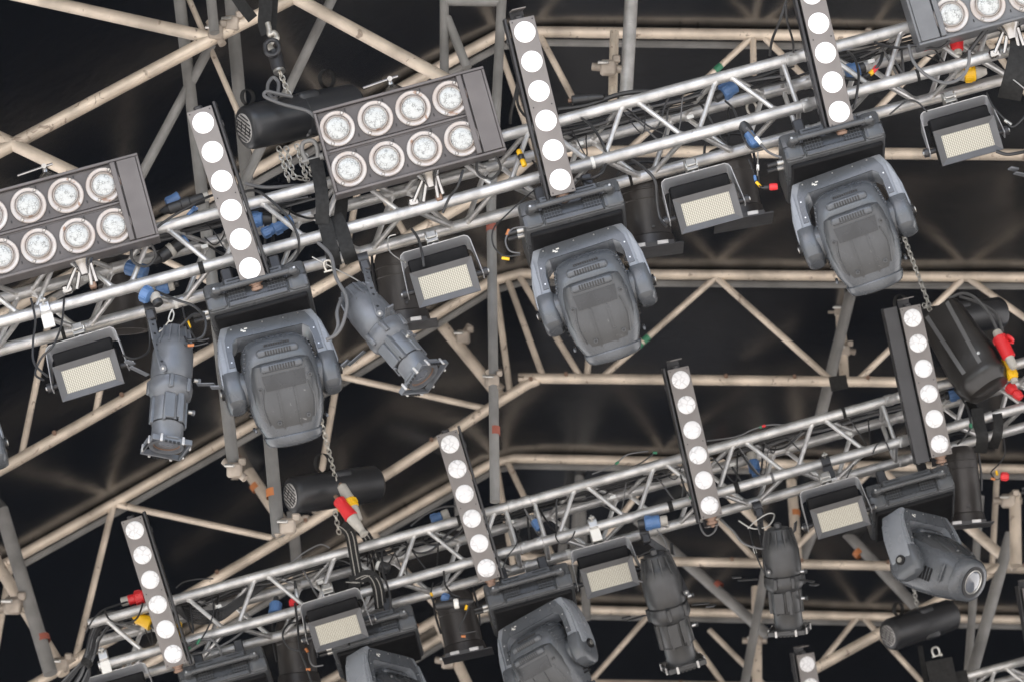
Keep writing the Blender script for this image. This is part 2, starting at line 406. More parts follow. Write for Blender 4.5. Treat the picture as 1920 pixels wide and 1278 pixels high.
# ------------------------------------------------------------------ scaffold posts and odd tubes of the roof structure
def tubes(name, label, cat, segs, m, r, Y, group=None, couplers=(), tapes=()):
    t = thing(name, label, cat, Matrix.Identity(4), group)
    for (p, q) in segs:
        b = MB(); b.tube([at_y(*p, Y), at_y(*q, Y)], r, m, 14); b.build('tube', t)
    for (x, y, ang) in couplers:
        b = MB(); P = at_y(x, y, Y); d = (at_y(x+10*math.cos(R(ang)), y+10*math.sin(R(ang)), Y)-P).normalized()
        k = r/.042
        b.cyl(P-d*.10*k, P+d*.10*k, .026*k, 'coupler', 12); b.T = axisM(P, 0, 0)
        b.box((0, -.02*k, 0), (.1*k, .085*k, .1*k), 'coupler', .014*k); b.box((.05*k, -.03*k, .055*k), (.05*k, .05*k, .05*k), 'coupler', .008*k)
        b.cyl((-.06*k, -.06*k, .03*k), (.0, -.09*k, .03*k), .011*k, 'zinc', 8); b.T = Matrix.Identity(4)
        b.build('coupler', t)
    for (x, y, ang, mm) in tapes:
        b = MB(); P = at_y(x, y, Y); d = (at_y(x+10*math.sin(R(ang)), y+10*math.cos(R(ang)), Y)-P).normalized()
        b.tube([P-d*.02, P+d*.02], r+.0015, mm, 14, False); b.build('tape', t)
    return t
pg = 'steel posts standing behind the trusses'
tubes('scaffold_post', 'grey steel post behind the left LED bar of the upper row', 'post', [((332, -40), (440, 890))], 'post', .029, 17.7, pg, [(440, 880, 40)], [])
tubes('scaffold_post', 'grey steel post passing behind the upper chain hoist and left moving head', 'post', [((430, -30), (522, 1002))], 'post', .031, 17.9, pg, [(540, 985, -35)], [(512, 925, 5, 'orange')])
tubes('scaffold_post', 'tall grey steel post between the upper strobe and the middle moving head', 'post', [((943, -40), (921, 380)), ((921, 380), (928, 940))], 'post', .023, 17.8, pg, [(925, 712, 60)], [(921, 428, 0, 'redtape'), (928, 808, 0, 'redtape')])
tubes('scaffold_post', 'short grey steel post behind the angled profile spotlight', 'post', [((845, 400), (862, 990))], 'post', .030, 25.4, pg, [(865, 628, 30)])
tubes('scaffold_post', 'left one of two red taped posts behind the centre LED bars', 'post', [((1082, 690), (1050, 1090))], 'post', .030, 26.2, pg, (), [(1069, 812, -4, 'redtape')])
tubes('scaffold_post', 'right one of two red taped posts behind the centre LED bars', 'post', [((1102, 690), (1072, 1090)), ((1088, 900), (1100, 1160))], 'post', .030, 26.0, pg, (), [(1088, 818, -4, 'redtape')])
tubes('scaffold_post', 'pale aluminium post rising behind the upper truss beside its coupler', 'post', [((1186, -40), (1172, 210))], 'alu', .032, 17.9, pg, [(1140, 128, 5)])
tubes('scaffold_post', 'thin cream post beside the upper aluminium post', 'post', [((1152, 60), (1148, 210))], 'cream', .022, 18.0, pg)
tubes('scaffold_post', 'dark leaning post below the right moving head of the upper row', 'post', [((1600, 530), (1536, 790))], 'post', .034, 23.5, pg, (), [])
tubes('scaffold_post', 'cream post with couplers below the right moving head of the upper row', 'post', [((1571, 520), (1584, 722))], 'cream', .030, 23.7, pg, [(1575, 583, 0), (1582, 656, 10)])
tubes('scaffold_post', 'cream post with an orange tape band behind the rear centre spotlights', 'post', [((1484, 900), (1497, 1075))], 'cream', .034, 26.0, pg, (), [(1490, 962, 4, 'orange')])
tubes('scaffold_post', 'dark slanting post left of the orange banded one', 'post', [((1540, 960), (1496, 1070)), ((1440, 1040), (1395, 1290))], 'post', .030, 26.4, pg)
tubes('scaffold_post', 'cream vertical post below the rear narrow spotlight', 'post', [((1418, 1100), (1420, 1300))], 'cream', .034, 27.0, pg, [(1415, 1200, 0)])
tubes('scaffold_post', 'thick dark post leaning in the lower left corner', 'post', [((-20, 880), (95, 1262))], 'post', .042, 22.6, pg, [(25, 1134, -15)], [(80, 1197, 15, 'redtape')])
tubes('scaffold_post', 'cream post crossing the dark one in the lower left corner', 'post', [((-20, 1030), (40, 1130)), ((40, 1130), (120, 1262))], 'cream', .036, 22.8, pg, [(115, 1245, -30)])
tubes('scaffold_post', 'dark leaning post at the lower right behind the lowest hoist', 'post', [((1895, 1000), (1815, 1290))], 'post', .036, 25.0, pg)
tubes('scaffold_post', 'slim grey post between the rear moving head and the right edge', 'post', [((1838, 930), (1812, 1300))], 'post', .026, 25.6, pg)
tubes('scaffold_post', 'cream upright with coupler at the far right below the dark fixture', 'post', [((1903, 925), (1905, 1060))], 'cream', .036, 24.4, pg, [(1890, 938, 0)])
tubes('scaffold_post', 'grey post behind the strap hung hoist of the lower left truss', 'post', [((548, 960), (560, 1100))], 'post', .034, 24.2, pg)
dg = 'diagonal tubes of the roof frame'
tubes('roof_brace', 'long dark diagonal tube with a red tape band behind the rear spotlights', 'roof brace', [((1180, 960), (1440, 1190))], 'post', .036, 26.6, dg, (), [(1345, 1098, 50, 'redtape')])
tubes('roof_brace', 'long dark diagonal tube with an orange spot left of the side facing moving head', 'roof brace', [((1570, 980), (1720, 1140))], 'post', .036, 26.8, dg, (), [(1610, 1036, 45, 'orange')])
tubes('roof_brace', 'blurred cream diagonal rising toward the orange banded post', 'roof brace', [((1250, 1035), (1400, 950))], 'post', .032, 27.2, dg)
tubes('roof_brace', 'cream diagonal running down behind the narrow rear spotlight', 'roof brace', [((1370, 930), (1470, 1020))], 'cream', .030, 25.0, dg)
tubes('roof_brace', 'long cream diagonal under the lowest chain hoist', 'roof brace', [((1500, 1268), (1880, 1060))], 'cream', .034, 25.0, dg)
tubes('roof_brace', 'cream diagonal falling right of the side facing moving head', 'roof brace', [((1785, 960), (1905, 1064))], 'cream', .034, 25.2, dg)
tubes('roof_brace', 'cream coupler tube descending right of the angled profile spotlight', 'roof brace', [((800, 575), (945, 752))], 'cream', .036, 23.4, dg, [(868, 632, -60), (922, 712, 40)])
tubes('roof_brace', 'cream tube with a yellow band running down to the left hoist', 'roof brace', [((440, 845), (545, 1000))], 'cream', .036, 23.8, dg, [(437, 885, -10), (560, 985, -35)], [(481, 912, 35, 'orange')])
tubes('roof_brace', 'cream tube leaning under the lower middle truss beside the hoist', 'roof brace', [((822, 1165), (880, 1290))], 'cream', .034, 25.2, dg, [(840, 1240, 10)])
# near frame in the upper left
t = tubes('front_roof_frame', 'thick scuffed cream tube frame meeting at a joint in the upper left corner', 'roof frame',
      [((-60, 316), (400, 72)), ((400, 72), (566, -12)), ((-10, -18), (398, 72)), ((545, -8), (870, 168)), ((-40, 240), (190, 350))],
      'cream', .031, 17.5, None, [(435, 45, -28), (405, 62, 60)])
for p_, q_, r_, m_ in (((342, -30), (480, 290), .014, 'cream'), ((396, 84), (232, 390), .024, 'post'), ((636, -30), (430, 400), .024, 'post')):
    b = MB(); b.tube([at_y(*p_, 17.7), at_y(*q_, 17.7)], r_, m_, 14); b.build('tube', t)
b = MB(); b.tube([at_y(394, -20, 17.4), at_y(402, 62, 17.4)], .024, 'post', 12); b.build('tube', t)
tubes('door_frame_tube', 'square cream tube frame between the blinder and the second LED bar', 'roof frame', [((833, -30), (833, 140)), ((833, 3), (940, 4)), ((838, 34), (876, 128))], 'post', .022, 17.8)
b = MB()
for (x0, y0, x1, y1, mm) in ((1352, 123, 1340, 134, 'green'), (1318, 154, 1311, 160, 'green')):
    P = at_y(x0, y0, GY[0]); Q = at_y(x1, y1, GY[0]); b.tube([P, Q], .019, mm, 12, False)
for (x0, y0, x1, y1, mm) in ((1216, 631, 1206, 640, 'green'), (1203, 643, 1196, 649, 'green')):
    P = at_y(x0, y0, GY[1]); Q = at_y(x1, y1, GY[1]); b.tube([P, Q], .021, mm, 12, False)
b.build('tape', bpy.data.objects['lattice_girder'])

# ------------------------------------------------------------------ box trusses
CH = .24; RC = .0262; RB = .0115
def truss(row, s0, s1, phase, joints, label, p=.42):
    A, tv, nv, a = ROW[row]
    t = thing('box_truss', label, 'lighting truss', Matrix.Translation(A) @ Matrix.Rotation(a, 4, 'Z'), 'aluminium box trusses')
    for (y, z) in ((0, 0), (0, CH), (CH, 0), (CH, CH)):
        b = MB(); b.tube([(s0, y, z), (s1, y, z)], RC, 'alu', 20)
        b.tube([(s0, y, z), (s0+.004, y, z)], .021, 'dark', 16)
        b.build('chord', t)
    def br(P, Q):
        P = Vector(P); Q = Vector(Q); d = (Q-P).normalized(); b = MB(); b.tube([P+d*.018, Q-d*.018], RB, 'alu_brace', 10)
        for e, sg in ((P, 1), (Q, -1)):
            b.tube([e+d*.020*sg, e+d*.034*sg], [RB*1.55, RB*1.02], 'alu_brace', 10, False)
        b.build('brace', t)
    k0 = int((s0-phase)/p)-1
    k = k0
    def clear(x0, x1):
        return all(not (min(x0, x1) < j+.05 and max(x0, x1) > j-.05) for j in joints)
    while phase+k*p < s1:
        for q in (0, 1):
            xa = phase+k*p+q*p/2; xb = xa+p/2
            if xa > s0+.0 and xb < s1 and clear(xa, xb):
                # nodes of kind A (whole): front-top, back-bottom ; kind B (half): front-bottom, back-top
                A_, B_ = ((0, CH), (CH, 0)), ((0, 0), (CH, CH))
                P_, Q_ = (A_, B_) if q == 0 else (B_, A_)
                i = .028
                br((xa+i, *P_[0]), (xb-i, *Q_[0]))           # front face
                br((xa+i, *P_[1]), (xb-i, *Q_[1]))           # back face
                if q == 0:
                    br((xa+i, 0, CH), (xb-i, CH, CH)); br((xa+i, CH, 0), (xb-i, 0, 0))
                else:
                    br((xa+i, CH, CH), (xb-i, 0, CH)); br((xa+i, 0, 0), (xb-i, CH, 0))
        k += 1
    for j in joints:
        for dx in (-.075, .075):
            for (P, Q) in (((0, 0), (0, CH)), ((CH, 0), (CH, CH)), ((0, 0), (CH, 0)), ((0, CH), (CH, CH))):
                b = MB(); b.tube([(j+dx, *P), (j+dx, *Q)], RB, 'alu_brace', 10); b.build('joint_strut', t)
        for (y, z) in ((0, 0), (0, CH), (CH, 0), (CH, CH)):
            b = MB(); b.tube([(j-.06, y, z), (j-.056, y, z), (j-.02, y, z), (j-.016, y, z), (j+.016, y, z), (j+.02, y, z), (j+.056, y, z), (j+.06, y, z)],
                             [RC, RC+.004, RC+.004, RC+.001, RC+.001, RC+.004, RC+.004, RC], 'alu', 20)
            for dx in (-.038, .038): b.cyl((j+dx, y-.035, z+.004), (j+dx, y+.035, z+.004), .006, 'zinc', 8)
            b.build('coupler_sleeve', t)
    rnd = random.Random(row*7)
    for k in range(7):
        y, z = rnd.choice(((0, 0), (0, CH), (CH, 0))); x = s0+(s1-s0)*rnd.random(); w_ = rnd.uniform(.012, .03)
        b = MB(); b.tube([(x, y, z), (x+w_, y, z)], RC+.0012, rnd.choice(('strap', 'strap', 'cablegrey', 'white')), 20, False); b.build('tape_band', t)
    return t
def s_at(row, x, y, off=0): A, tv, nv, a = ROW[row]; return (W(row, x, y, off)-A).dot(tv)
j1 = s_at(1, 1497, 105)
truss(1, -.45, s_at(1, 1930, 0)+.4, s_at(1, 1357, 152), [j1], 'bright aluminium box truss of the front row carrying the blinder floods')
j2 = s_at(2, 975, 948)
truss(2, s_at(2, 165, 1166), s_at(2, 1990, 700)+.3, s_at(2, 1000+515/4-130/4, 940), [j2, s_at(2, 1680, 748)], 'aluminium box truss of the second row, its open end at the lower left')
truss(3, s_at(3, 1500, 1340)-.4, s_at(3, 2000, 1200)+.3, s_at(3, 1870, 1240), [], 'end of a third box truss in the lower right corner')

# ------------------------------------------------------------------ fixtures
def surf(secs, x, z):
    """front (-Y) surface of a loft at x, z"""
    for i in range(len(secs)-1):
        a, c = secs[i], secs[i+1]
        lo, hi = min(a[0], c[0]), max(a[0], c[0])
        if lo <= z <= hi:
            f = (z-a[0])/(c[0]-a[0]) if c[0] != a[0] else 0
            hx, hy, yc, n = [a[j]+(c[j]-a[j])*f for j in (1, 2, 3, 4)]
            u = min(abs(x/hx), .999); return yc-hy*(1-u**n)**(1/n)
    return 0
def patch(b, secs, quad, off, m, nu=10, nv=6):
    """a raised plate that follows the shell: quad = four (x, z) corners"""
    (x0, z0), (x1, z1), (x2, z2), (x3, z3) = quad; vs = []; fs = []
    for j in range(nv+1):
        for i in range(nu+1):
            u, v = i/nu, j/nv
            x = (x0*(1-u)+x1*u)*(1-v)+(x3*(1-u)+x2*u)*v; z = (z0*(1-u)+z1*u)*(1-v)+(z3*(1-u)+z2*u)*v
            vs.append((x, surf(secs, x, z)-off, z))
    k = len(vs)
    vs += [(v[0], v[1]+off+.004, v[2]) for v in vs]
    w_ = nu+1
    for j in range(nv):
        for i in range(nu): a = j*w_+i; fs.append((a, a+1, a+1+w_, a+w_))
    rim = [i for i in range(w_)]+[j*w_+nu for j in range(1, nv+1)]+[nv*w_+i for i in range(nu-1, -1, -1)]+[j*w_ for j in range(nv-1, 0, -1)]
    for q in range(len(rim)): a, c = rim[q], rim[(q+1) % len(rim)]; fs.append((a, c, c+k, a+k))
    b.add(vs, fs, m)

HC = [(.250, .070, .045, .01, 3), (.246, .095, .070, .01, 3), (.232, .122, .092, .01, 3.2), (.205, .140, .112, .008, 3.4), (.17, .152, .128, .004, 3.6), (.10, .162, .140, 0, 3.6),
      (0, .166, .142, 0, 3.4), (-.10, .160, .136, 0, 3.2), (-.17, .148, .126, 0, 3), (-.235, .124, .108, 0, 2.6)]
HF = [(.150, .100, .060, -.045, 3.2), (.146, .118, .090, -.045, 3.4), (.132, .132, .108, -.045, 3.6), (.10, .140, .114, -.045, 3.8), (.03, .147, .116, -.045, 3.8), (-.06, .146, .112, -.042, 3.6),
      (-.13, .138, .104, -.036, 3.3), (-.19, .124, .095, -.026, 3), (-.228, .112, .088, -.014, 2.6)]
def head_shell(t, P, Mx, front=True):
    """tilting head: t parent thing, Mx head matrix (local -Z towards the lens)"""
    b = MB(); b.T = Mx
    b.loft(HC, 'head', 48)
    for k in range(5):   # ribbed rear shoulders
        z = .215-.022*k
        for sx in (-1, 1):
            hx = .136+.004*k
            b.box((sx*(hx+.004), -.03, z-.01), (.010, .12, .007), 'head', .002)
    for sx in (-1, 1):   # side slots
        for k in range(8): b.box((sx*(.1655-.0006*k), .03, .03-.021*k), (.008, .07, .009), 'dark')
        b.box((sx*.158, .0, -.19), (.012, .10, .02), 'head', .004)
    hd = b.build('head_housing', t)
    b = MB(); b.T = Mx
    b.loft(HF, 'cover', 48)
    for x in (-.040, .034):
        patch(b, HF, ((x-.0035, .0), (x+.0035, .0), (x+.0035, -.20), (x-.0035, -.20)), .004, 'cover', 1, 10)
    for sx in (-1, 1):   # curved side creases
        pts = [(sx*(.098+.014*math.sin(PI*min(1, k/7*.9))), .02-.19*k/8) for k in range(9)]
        b.tube([(x, surf(HF, x, z)-.001, z) for x, z in pts], .004, 'cover', 6)
    for (zc, xw, ss, ex) in ((.118, .100, HF, .012), (.190, .098, HC, .016)):     # vent lips
        y = surf(ss, .03, zc)
        b.box((0, y+.004, zc), (xw*1.9, .036, .044), 'head', .0165, seg=3)
        for k in range(10): b.box((-.054+.012*k, y-.010, zc), (.0062, .010, .024), 'dark', T=Matrix.Rotation(0, 4, 'Y'))
    for k in range(11): b.box((-.05+.0105*k, surf(HC, .03, .222)-.001, .224), (.006, .01, .01), 'dark')
    cv = b.build('service_cover', t)
    b = MB(); b.T = Mx
    patch(b, HF, ((-.095, .084), (.095, .084), (.088, .006), (-.088, .006)), .003, 'window', 14, 4); b.build('display_window', t)
    for (x, z) in ((-.112, .02), (.112, .045), (-.058, -.165), (.072, -.155)):
        b = MB(); b.T = Mx; y = surf(HF, x, z)
        b.cyl((x, y+.004, z), (x, y-.007, z), .010, 'cover', 14); b.cyl((x, y-.002, z), (x, y-.0085, z), .0055, 'dark', 10); b.build('cover_screw', t)
    b = MB(); b.T = Mx
    b.loft([(-.235, .127, .111, 0, 2.5), (-.240, .130, .114, 0, 2.5), (-.262, .127, .112, 0, 2.4), (-.285, .116, .102, 0, 2.2), (-.292, .104, .092, 0, 2.1)], 'head', 48)
    b.build('front_bezel', t)
    b = MB(); b.T = Mx
    b.lathe([(.082, -.291), (.082, -.297), (.066, -.297), (.060, -.284), (.058, -.288)], 'dark', 32); b.lathe([(.064, -.2975), (.060, -.2985), (.057, -.294)], 'zinc', 32, cap=False)
    b.lathe([(.058, -.2925), (.040, -.300), (.020, -.304), (.001, -.3055)], 'lampglass', 32, cap=False)
    b.build('front_lens', t)
M['lampglass'] = mat('clear_front_lens', (.12, .13, .15), .05, 0, 0, spec=1.0, coat=1)

def mh_yoke(t, T):
    half = [(0, -.152), (.165, -.152), (.212, -.172), (.240, -.235), (.262, -.34), (.268, -.44), (.258, -.485), (.240, -.510), (.205, -.510), (.186, -.495), (.182, -.30), (.174, -.262), (.150, -.240), (0, -.240)]
    out = half + [(-x, z) for x, z in half[::-1][1:-1]]
    b = MB(); b.T = T
    b.prism(out, -.062, .062, 'yoke', 0, rim=.011)
    # narrower front ridges give the arms their facets
    for sx in (-1, 1):
        b.prism([(sx*.222, -.215), (sx*.246, -.30), (sx*.252, -.42), (sx*.238, -.47), (sx*.226, -.36)], -.070, .070, 'yoke', .0)
    yk = b.build('yoke', t)
    b = MB(); b.T = T
    inn = [(0, -.165), (.145, -.165), (.178, -.182), (.205, -.235), (.212, -.30), (.216, -.375), (.190, -.375), (.186, -.30), (.178, -.260), (.153, -.2375), (0, -.2375)]
    b.prism(inn+[(-x, z) for x, z in inn[::-1][1:-1]], -.066, -.060, 'head', 0); b.build('yoke_inlay', yk, None)
    for x, z in ((-.12, -.20), (-.02, -.185), (.075, -.188), (.145, -.182), (-.197, -.27), (.197, -.27), (-.200, -.35), (.200, -.35), (-.165, -.19), (-.212, -.42), (.212, -.42)):
        b = MB(); b.T = T; b.cyl((x, -.064, z), (x, -.0675, z), .0036, 'screw', 8); b.build('yoke_screw', yk)
    for dx, dz in ((-.118, -.206), (-.100, -.200), (-.109, -.212)):
        b = MB(); b.T = T; b.box((dx, -.0665, dz), (.014, .001, .006), 'white'); b.build('warning_symbol', yk)
    for sx in (-1, 1):
        b = MB(); b.T = T
        b.loft([(-.392, .034, .060, 0, 3.6), (-.398, .046, .074, 0, 4), (-.42, .046, .080, 0, 4), (-.46, .047, .084, 0, 4), (-.51, .045, .080, 0, 3.8), (-.540, .043, .070, 0, 3.2), (-.556, .030, .046, 0, 2.6)], 'head', 32, T=Matrix.Translation((sx*.218, 0, 0)))
        b.tube([(sx*.145, 0, -.46), (sx*.205, 0, -.46)], .078, 'head', 36); b.build('tilt_bearing', t)
        b = MB(); b.T = T; b.cyl((sx*.262, 0, -.46), (sx*.276, 0, -.46), .026, 'dark', 16); b.cyl((sx*.27, 0, -.46), (sx*.280, 0, -.46), .014, 'zinc', 12); b.build('tilt_lock', t)

def mh_base(t):
    K = Matrix.Scale(1.055, 4)
    b = MB(); b.T = K
    b.box((0, 0, -.072), (.42, .36, .135), 'base', .016, seg=2)
    b.box((0, 0, -.148), (.385, .32, .022), 'strobein', .006)
    for sx in (-1, 1):
        b.box((sx*.168, -.004, -.070), (.082, .368, .130), 'base', .018, seg=2)
        b.box((sx*.168, -.182, -.100), (.080, .01, .052), 'base', .004)
        for z in (-.072,): b.box((sx*.168, -.1885, z), (.084, .0025, .0025), 'dark')
        b.box((sx*.124, -.1815, -.070), (.0025, .004, .128), 'dark')
    b.box((0, -.183, -.122), (.24, .010, .022), 'base', .003)
    b.box((0, -.181, -.022), (.24, .008, .030), 'base', .003)
    body = b.build('base_housing', t)
    b = MB(); b.T = K; b.box((0, -.1805, -.072), (.236, .004, .068), 'window'); b.build('control_panel', body)
    for sx in (-1, 1):
        b = MB(); b.T = K; b.box((sx*.082, -.1845, -.080), (.074, .004, .062), 'dark')
        for k in range(6): b.box((sx*.082-.030+.012*k, -.187, -.080), (.0018, .002, .062), 'base')
        for k in range(4): b.box((sx*.082, -.1872, -.104+.0155*k), (.074, .002, .0022), 'base')
        b.build('vent_grille', body)
        b = MB(); b.T = K; b.box((sx*.07, -.186, -.018), (.075, .003, .004), 'dark'); b.build('vent_slot', body)
    b = MB(); b.T = K; b.tube([(-.155, -.215, -.060), (.155, -.215, -.060)], .0125, 'base', 16)
    for sx in (-1, 1):
        b.tube([(sx*.168, -.186, -.060), (sx*.166, -.215, -.060)], [.020, .017], 'base', 14); b.box((sx*.158, -.214, -.060), (.045, .032, .036), 'base', .014, seg=3)
        b.cyl((sx*.166, -.228, -.060), (sx*.166, -.2325, -.060), .005, 'zinc', 8)
    b.build('carry_handle', t)
    for i in (0, 1):
        b = MB(); b.T = K; y = -.10+i*.045
        b.cyl((-.205, y, -.085), (-.235, y, -.085), .011, 'zinc', 12); b.cyl((-.232, y, -.085), (-.275, y, -.085), .0085, 'cable', 10); b.build('signal_connector', t)
    for sx in (-1, 1):
        b = MB(); b.T = K
        b.box((sx*.10, 0, .008), (.05, .28, .012), 'barside', .003)
        for y in (-.085, .155): b.box((sx*.10, y, .05), (.045, .03, .08), 'barside', .006); 
        b.build('mounting_bracket', t)
def moving_head(row, px, py, label, pan=0., tilt=-36., yaw=0., off=.10, src=None, roll=0.):
    p = W(row, px, py-15, off); Mw = yawM(row, p, yaw) @ Matrix.Translation((0, .19, 0))
    t = thing('moving_head', label, 'moving light', Mw, 'moving head spotlights hung under the trusses')
    mh_base(t)
    T = Matrix.Translation((0, 0, -.004)) @ Matrix.Rotation(R(pan), 4, 'Z') @ Matrix.Diagonal((.945, 1, .955, 1))
    mh_yoke(t, T)
    head_shell(t, None, Matrix.Rotation(R(pan), 4, 'Z') @ Matrix.Translation((0, -.01, -.447)) @ Matrix.Rotation(R(tilt), 4, 'X') @ Matrix.Diagonal((.975, .98, .845, 1)) @ Matrix.Translation((0, 0, -.022)))
    return t

moving_head(1, 472, 524, 'leftmost moving head, hanging below the first LED bar between the two grey profile spotlights', pan=5, tilt=33)
moving_head(1, 1062, 370, 'scratched moving head in the middle of the upper truss, nose beside a green taped tube', pan=-6, tilt=33)
moving_head(1, 1550, 243, 'moving head nearest the top right corner, under the third LED bar of the upper truss', pan=-10, tilt=33)
moving_head(2, 983, 1086, 'moving head under the lower truss, yoke turned sideways, cut by the bottom edge', pan=-32, tilt=25)
moving_head(2, 1697, 903, 'moving head pointing its lens down to the right, on the right of the lower truss', pan=50, tilt=-45)
moving_head(2, 690, 1165, 'moving head half hidden behind a strobe panel, cut by the bottom edge', pan=55, tilt=-45)
moving_head(2, 410, 1243, 'moving head base cut by the bottom edge beside the lowest left LED bar', pan=0, tilt=-60)
moving_head(2, 2010, 860, 'moving head base with a red plug, cut by the right edge', pan=0, tilt=-60)

moving_head(1, -154, 668, 'moving head cut by the left edge, only the end of its yoke arm showing', tilt=33)
# eight lamp blinders
def blinder(row, px, py, label, off, pitch, colour='blind', flip=1, rusty=None):
    t = thing('blinder_flood', label, 'floodlight', faceM(row, W(row, px, py, off), pitch), 'eight lamp blinder floods')
    Wd, Hh, D = .755, .378, .13
    b = MB()
    b.box((0, .006+D/2, 0), (Wd-.002, D-.012, Hh-.002), colour, .004)
    for z in (Hh/2, -Hh/2): b.box((0, .010, z-math.copysign(.006, z)), (Wd, .044, .012), colour, .002)
    for x in (-Wd/2, Wd/2): b.box((x-math.copysign(.006, x), .010, 0), (.012, .044, Hh-.026), colour, .002)
    b.box((flip*(Wd/2-.055), -.004, 0), (.084, .024, Hh-.028), colour, .002)
    b.box((flip*(Wd/2-.115), -.006, 0), (.024, .030, Hh-.028), colour, .003)
    b.box((-flip*.05, .006, .002), (Wd-.145, .012, .010), colour, .002)
    for q in (.093, -.093): b.box((-flip*.055, .010, q), (Wd-.135, .008, .165), 'blind2' if colour == 'blind' else colour, .002)
    for k in range(6):
        for z in (Hh/2-.0002, -Hh/2+.0002):
            pass
    b.build('housing', t)
    for r in range(2):
        for c in range(4):
            x = flip*(-.293+.166*c); z = .091-.182*r
            T = Matrix.Translation((x+random.uniform(-.003, .003), 0, z)) @ Matrix.Rotation(R(90), 4, 'X')
            b = MB(); b.T = T
            b.lathe([(.0765, -.004), (.0765, .004), (.073, .007), (.060, .004), (.0595, .010), (.0575, .012), (.0555, .004), (.0550, .004), (.0535, .017), (.0510, .020), (.0475, .015), (.047, .004)], 'ring', 44, cap=False)
            rg = b.build('lamp_ring', t)
            b = MB(); b.T = T
            b.lathe([(.0568, .0055), (.0548, .0055)], 'brown', 36, cap=False); b.lathe([(.0480, .010), (.044, .0145), (.034, .0185), (.020, .021), (.001, .022)], 'lamp', 36, cap=False); b.build('lamp_lens', t)
            for sg in (1, -1):
                b = MB(); b.T = T @ Matrix.Rotation(R(random.uniform(52, 62)), 4, 'Z') @ Matrix.Translation((sg*.069, 0, .009))
                b.box((0, 0, 0), (.014, .013, .006), 'chrome', .002); b.build('lamp_clip', t)
            for dx, dz in ((.050, .070), (.080, -.050)):
                b = MB(); b.box((x+dx*flip, .0045, z+dz), (.0045, .004, .012), 'dark'); b.build('vent_slot', t)
    # bail clamps above and below
    b = MB(); b.lathe([(.055, 0), (.045, .012), (.028, .028), (.016, .036), (.012, .06)], 'chrome', 20, Matrix.Translation((-.02, .065, Hh/2)))
    b.tube([(-.02, .03, Hh/2+.058), (-.02, .10, Hh/2+.058)], .011, 'chrome', 12); b.tube([(-.14, .055, Hh/2+.052), (-.02, .06, Hh/2+.062), (.018, .06, Hh/2+.064)], .006, 'chrome', 8); b.build('tee_handle', t)
    b = MB(); b.lathe([(.052, 0), (.044, -.012), (.03, -.03), (.02, -.06)], 'chrome', 20, Matrix.Translation((.03, .065, -Hh/2)))
    for dx, dz in ((-.06, .10), (-.02, .11), (.045, .11), (.07, .1)): b.tube([(dx*.5+.03, .06, -Hh/2-.02), (dx+.0, .07, -Hh/2-dz)], .009, 'chrome', 10)
    b.box((-.06, .08, -Hh/2-.10), (.05, .03, .04), 'chrome', .008); b.box((.05, .085, -Hh/2-.11), (.03, .04, .03), 'brown', .005)
    b.build('yoke_clamp', t)
    b = MB(); b.tube(smooth([(.25, .1, -Hh/2+.01), (.24, .10, -Hh/2-.05), (.29, .11, -Hh/2-.085), (.34, .11, -Hh/2-.05), (.33, .1, -Hh/2+.01)]), .006, 'cable', 8); b.build('power_cable', t)
    return t
blinder(1, 768, 246, 'eight lamp blinder flood in the top centre, left of the tallest LED bar', .20, 20)
blinder(1, 117, 409, 'eight lamp blinder flood cut by the left edge of the picture', .20, 17)
blinder(1, 1858, -32, 'cool grey blinder flood cut by the top right corner', .20, 17, 'blindgrey', -1)

# LED bars
def led_bar(row, px, py, label, off, side=1, clear=False, yaw=0., s=1.0, brk=True, pitch=26, rail=.014):  # clear picks the dimmer lens copy of the rear rows
    t = thing('led_bar', label, 'led bar', faceM(row, W(row, px, py, off), pitch, yaw), 'upright six cell LED bars')
    Wd, H, D = .110, .768, .060
    b = MB(); b.box((0, D/2+.004, 0), (Wd-.004, D, H-.004), 'barside', .004); b.box((0, .0, 0), (Wd, .010, H), 'bar', .0035, seg=2)
    b.build('housing', t)
    for k in range(6):
        z = .3225-.129*k
        b = MB(); b.T = Matrix.Translation((0, -.005, z)) @ Matrix.Rotation(R(90), 4, 'X')
        b.lathe([(.0455, -.001), (.0455, .0015), (.0435, .003), (.030, .0065), (.015, .008), (.001, .0085)], 'barlens2' if clear else 'barlens', 40, cap=False); b.build('lens', t)
    for x, z in ((-.044, .372), (.044, .372), (-.044, -.372), (.044, -.372), (-.040, .0), (.040, .0)):
        b = MB(); b.cyl((x, -.003, z), (x, -.0068, z), .0032, 'dark', 8); b.build('fixing_screw', t)
    if brk:
        b = MB(); x = -side*(.0)
        b.box((x, D+.050, 0), (Wd*.55, .005, H+.09), 'barside', .001)
        b.box((x, D+.012, -H/2-.045), (Wd*.55, .085, .005), 'bar', .001); b.box((x, D/2+.02, H/2+.042), (Wd*.55, .105, .005), 'bar', .001)
        b.build('mounting_bracket', t)
    b = MB(); x = side*(Wd/2+rail/2+.004); b.box((x, .045, 0), (rail, .05, H+.03), 'barside', .003)
    for z in (-.30, .30): b.box((x*.8, .055, z), (.05, .02, .03), 'barside', .003)
    b.build('side_rail', t)
    b = MB(); b.T = Matrix.Translation((.0, D*.55, -H/2)); b.lathe([(.030, 0), (.030, -.008), (.022, -.010), (.022, -.020), (.028, -.022), (.028, -.034), (.010, -.040), (.010, -.050)], 'brown', 24)
    b.build('pivot_knob', t)
    b = MB(); b.T = Matrix.Translation((-.005, D*.5, H/2)); b.lathe([(.020, 0), (.020, .012), (.012, .016)], 'barside', 16); b.build('end_cap', t)
    return t
led_bar(1, 425, 367, 'LED bar hanging over the left moving head of the upper truss', .30, 1, brk=False, yaw=-6)
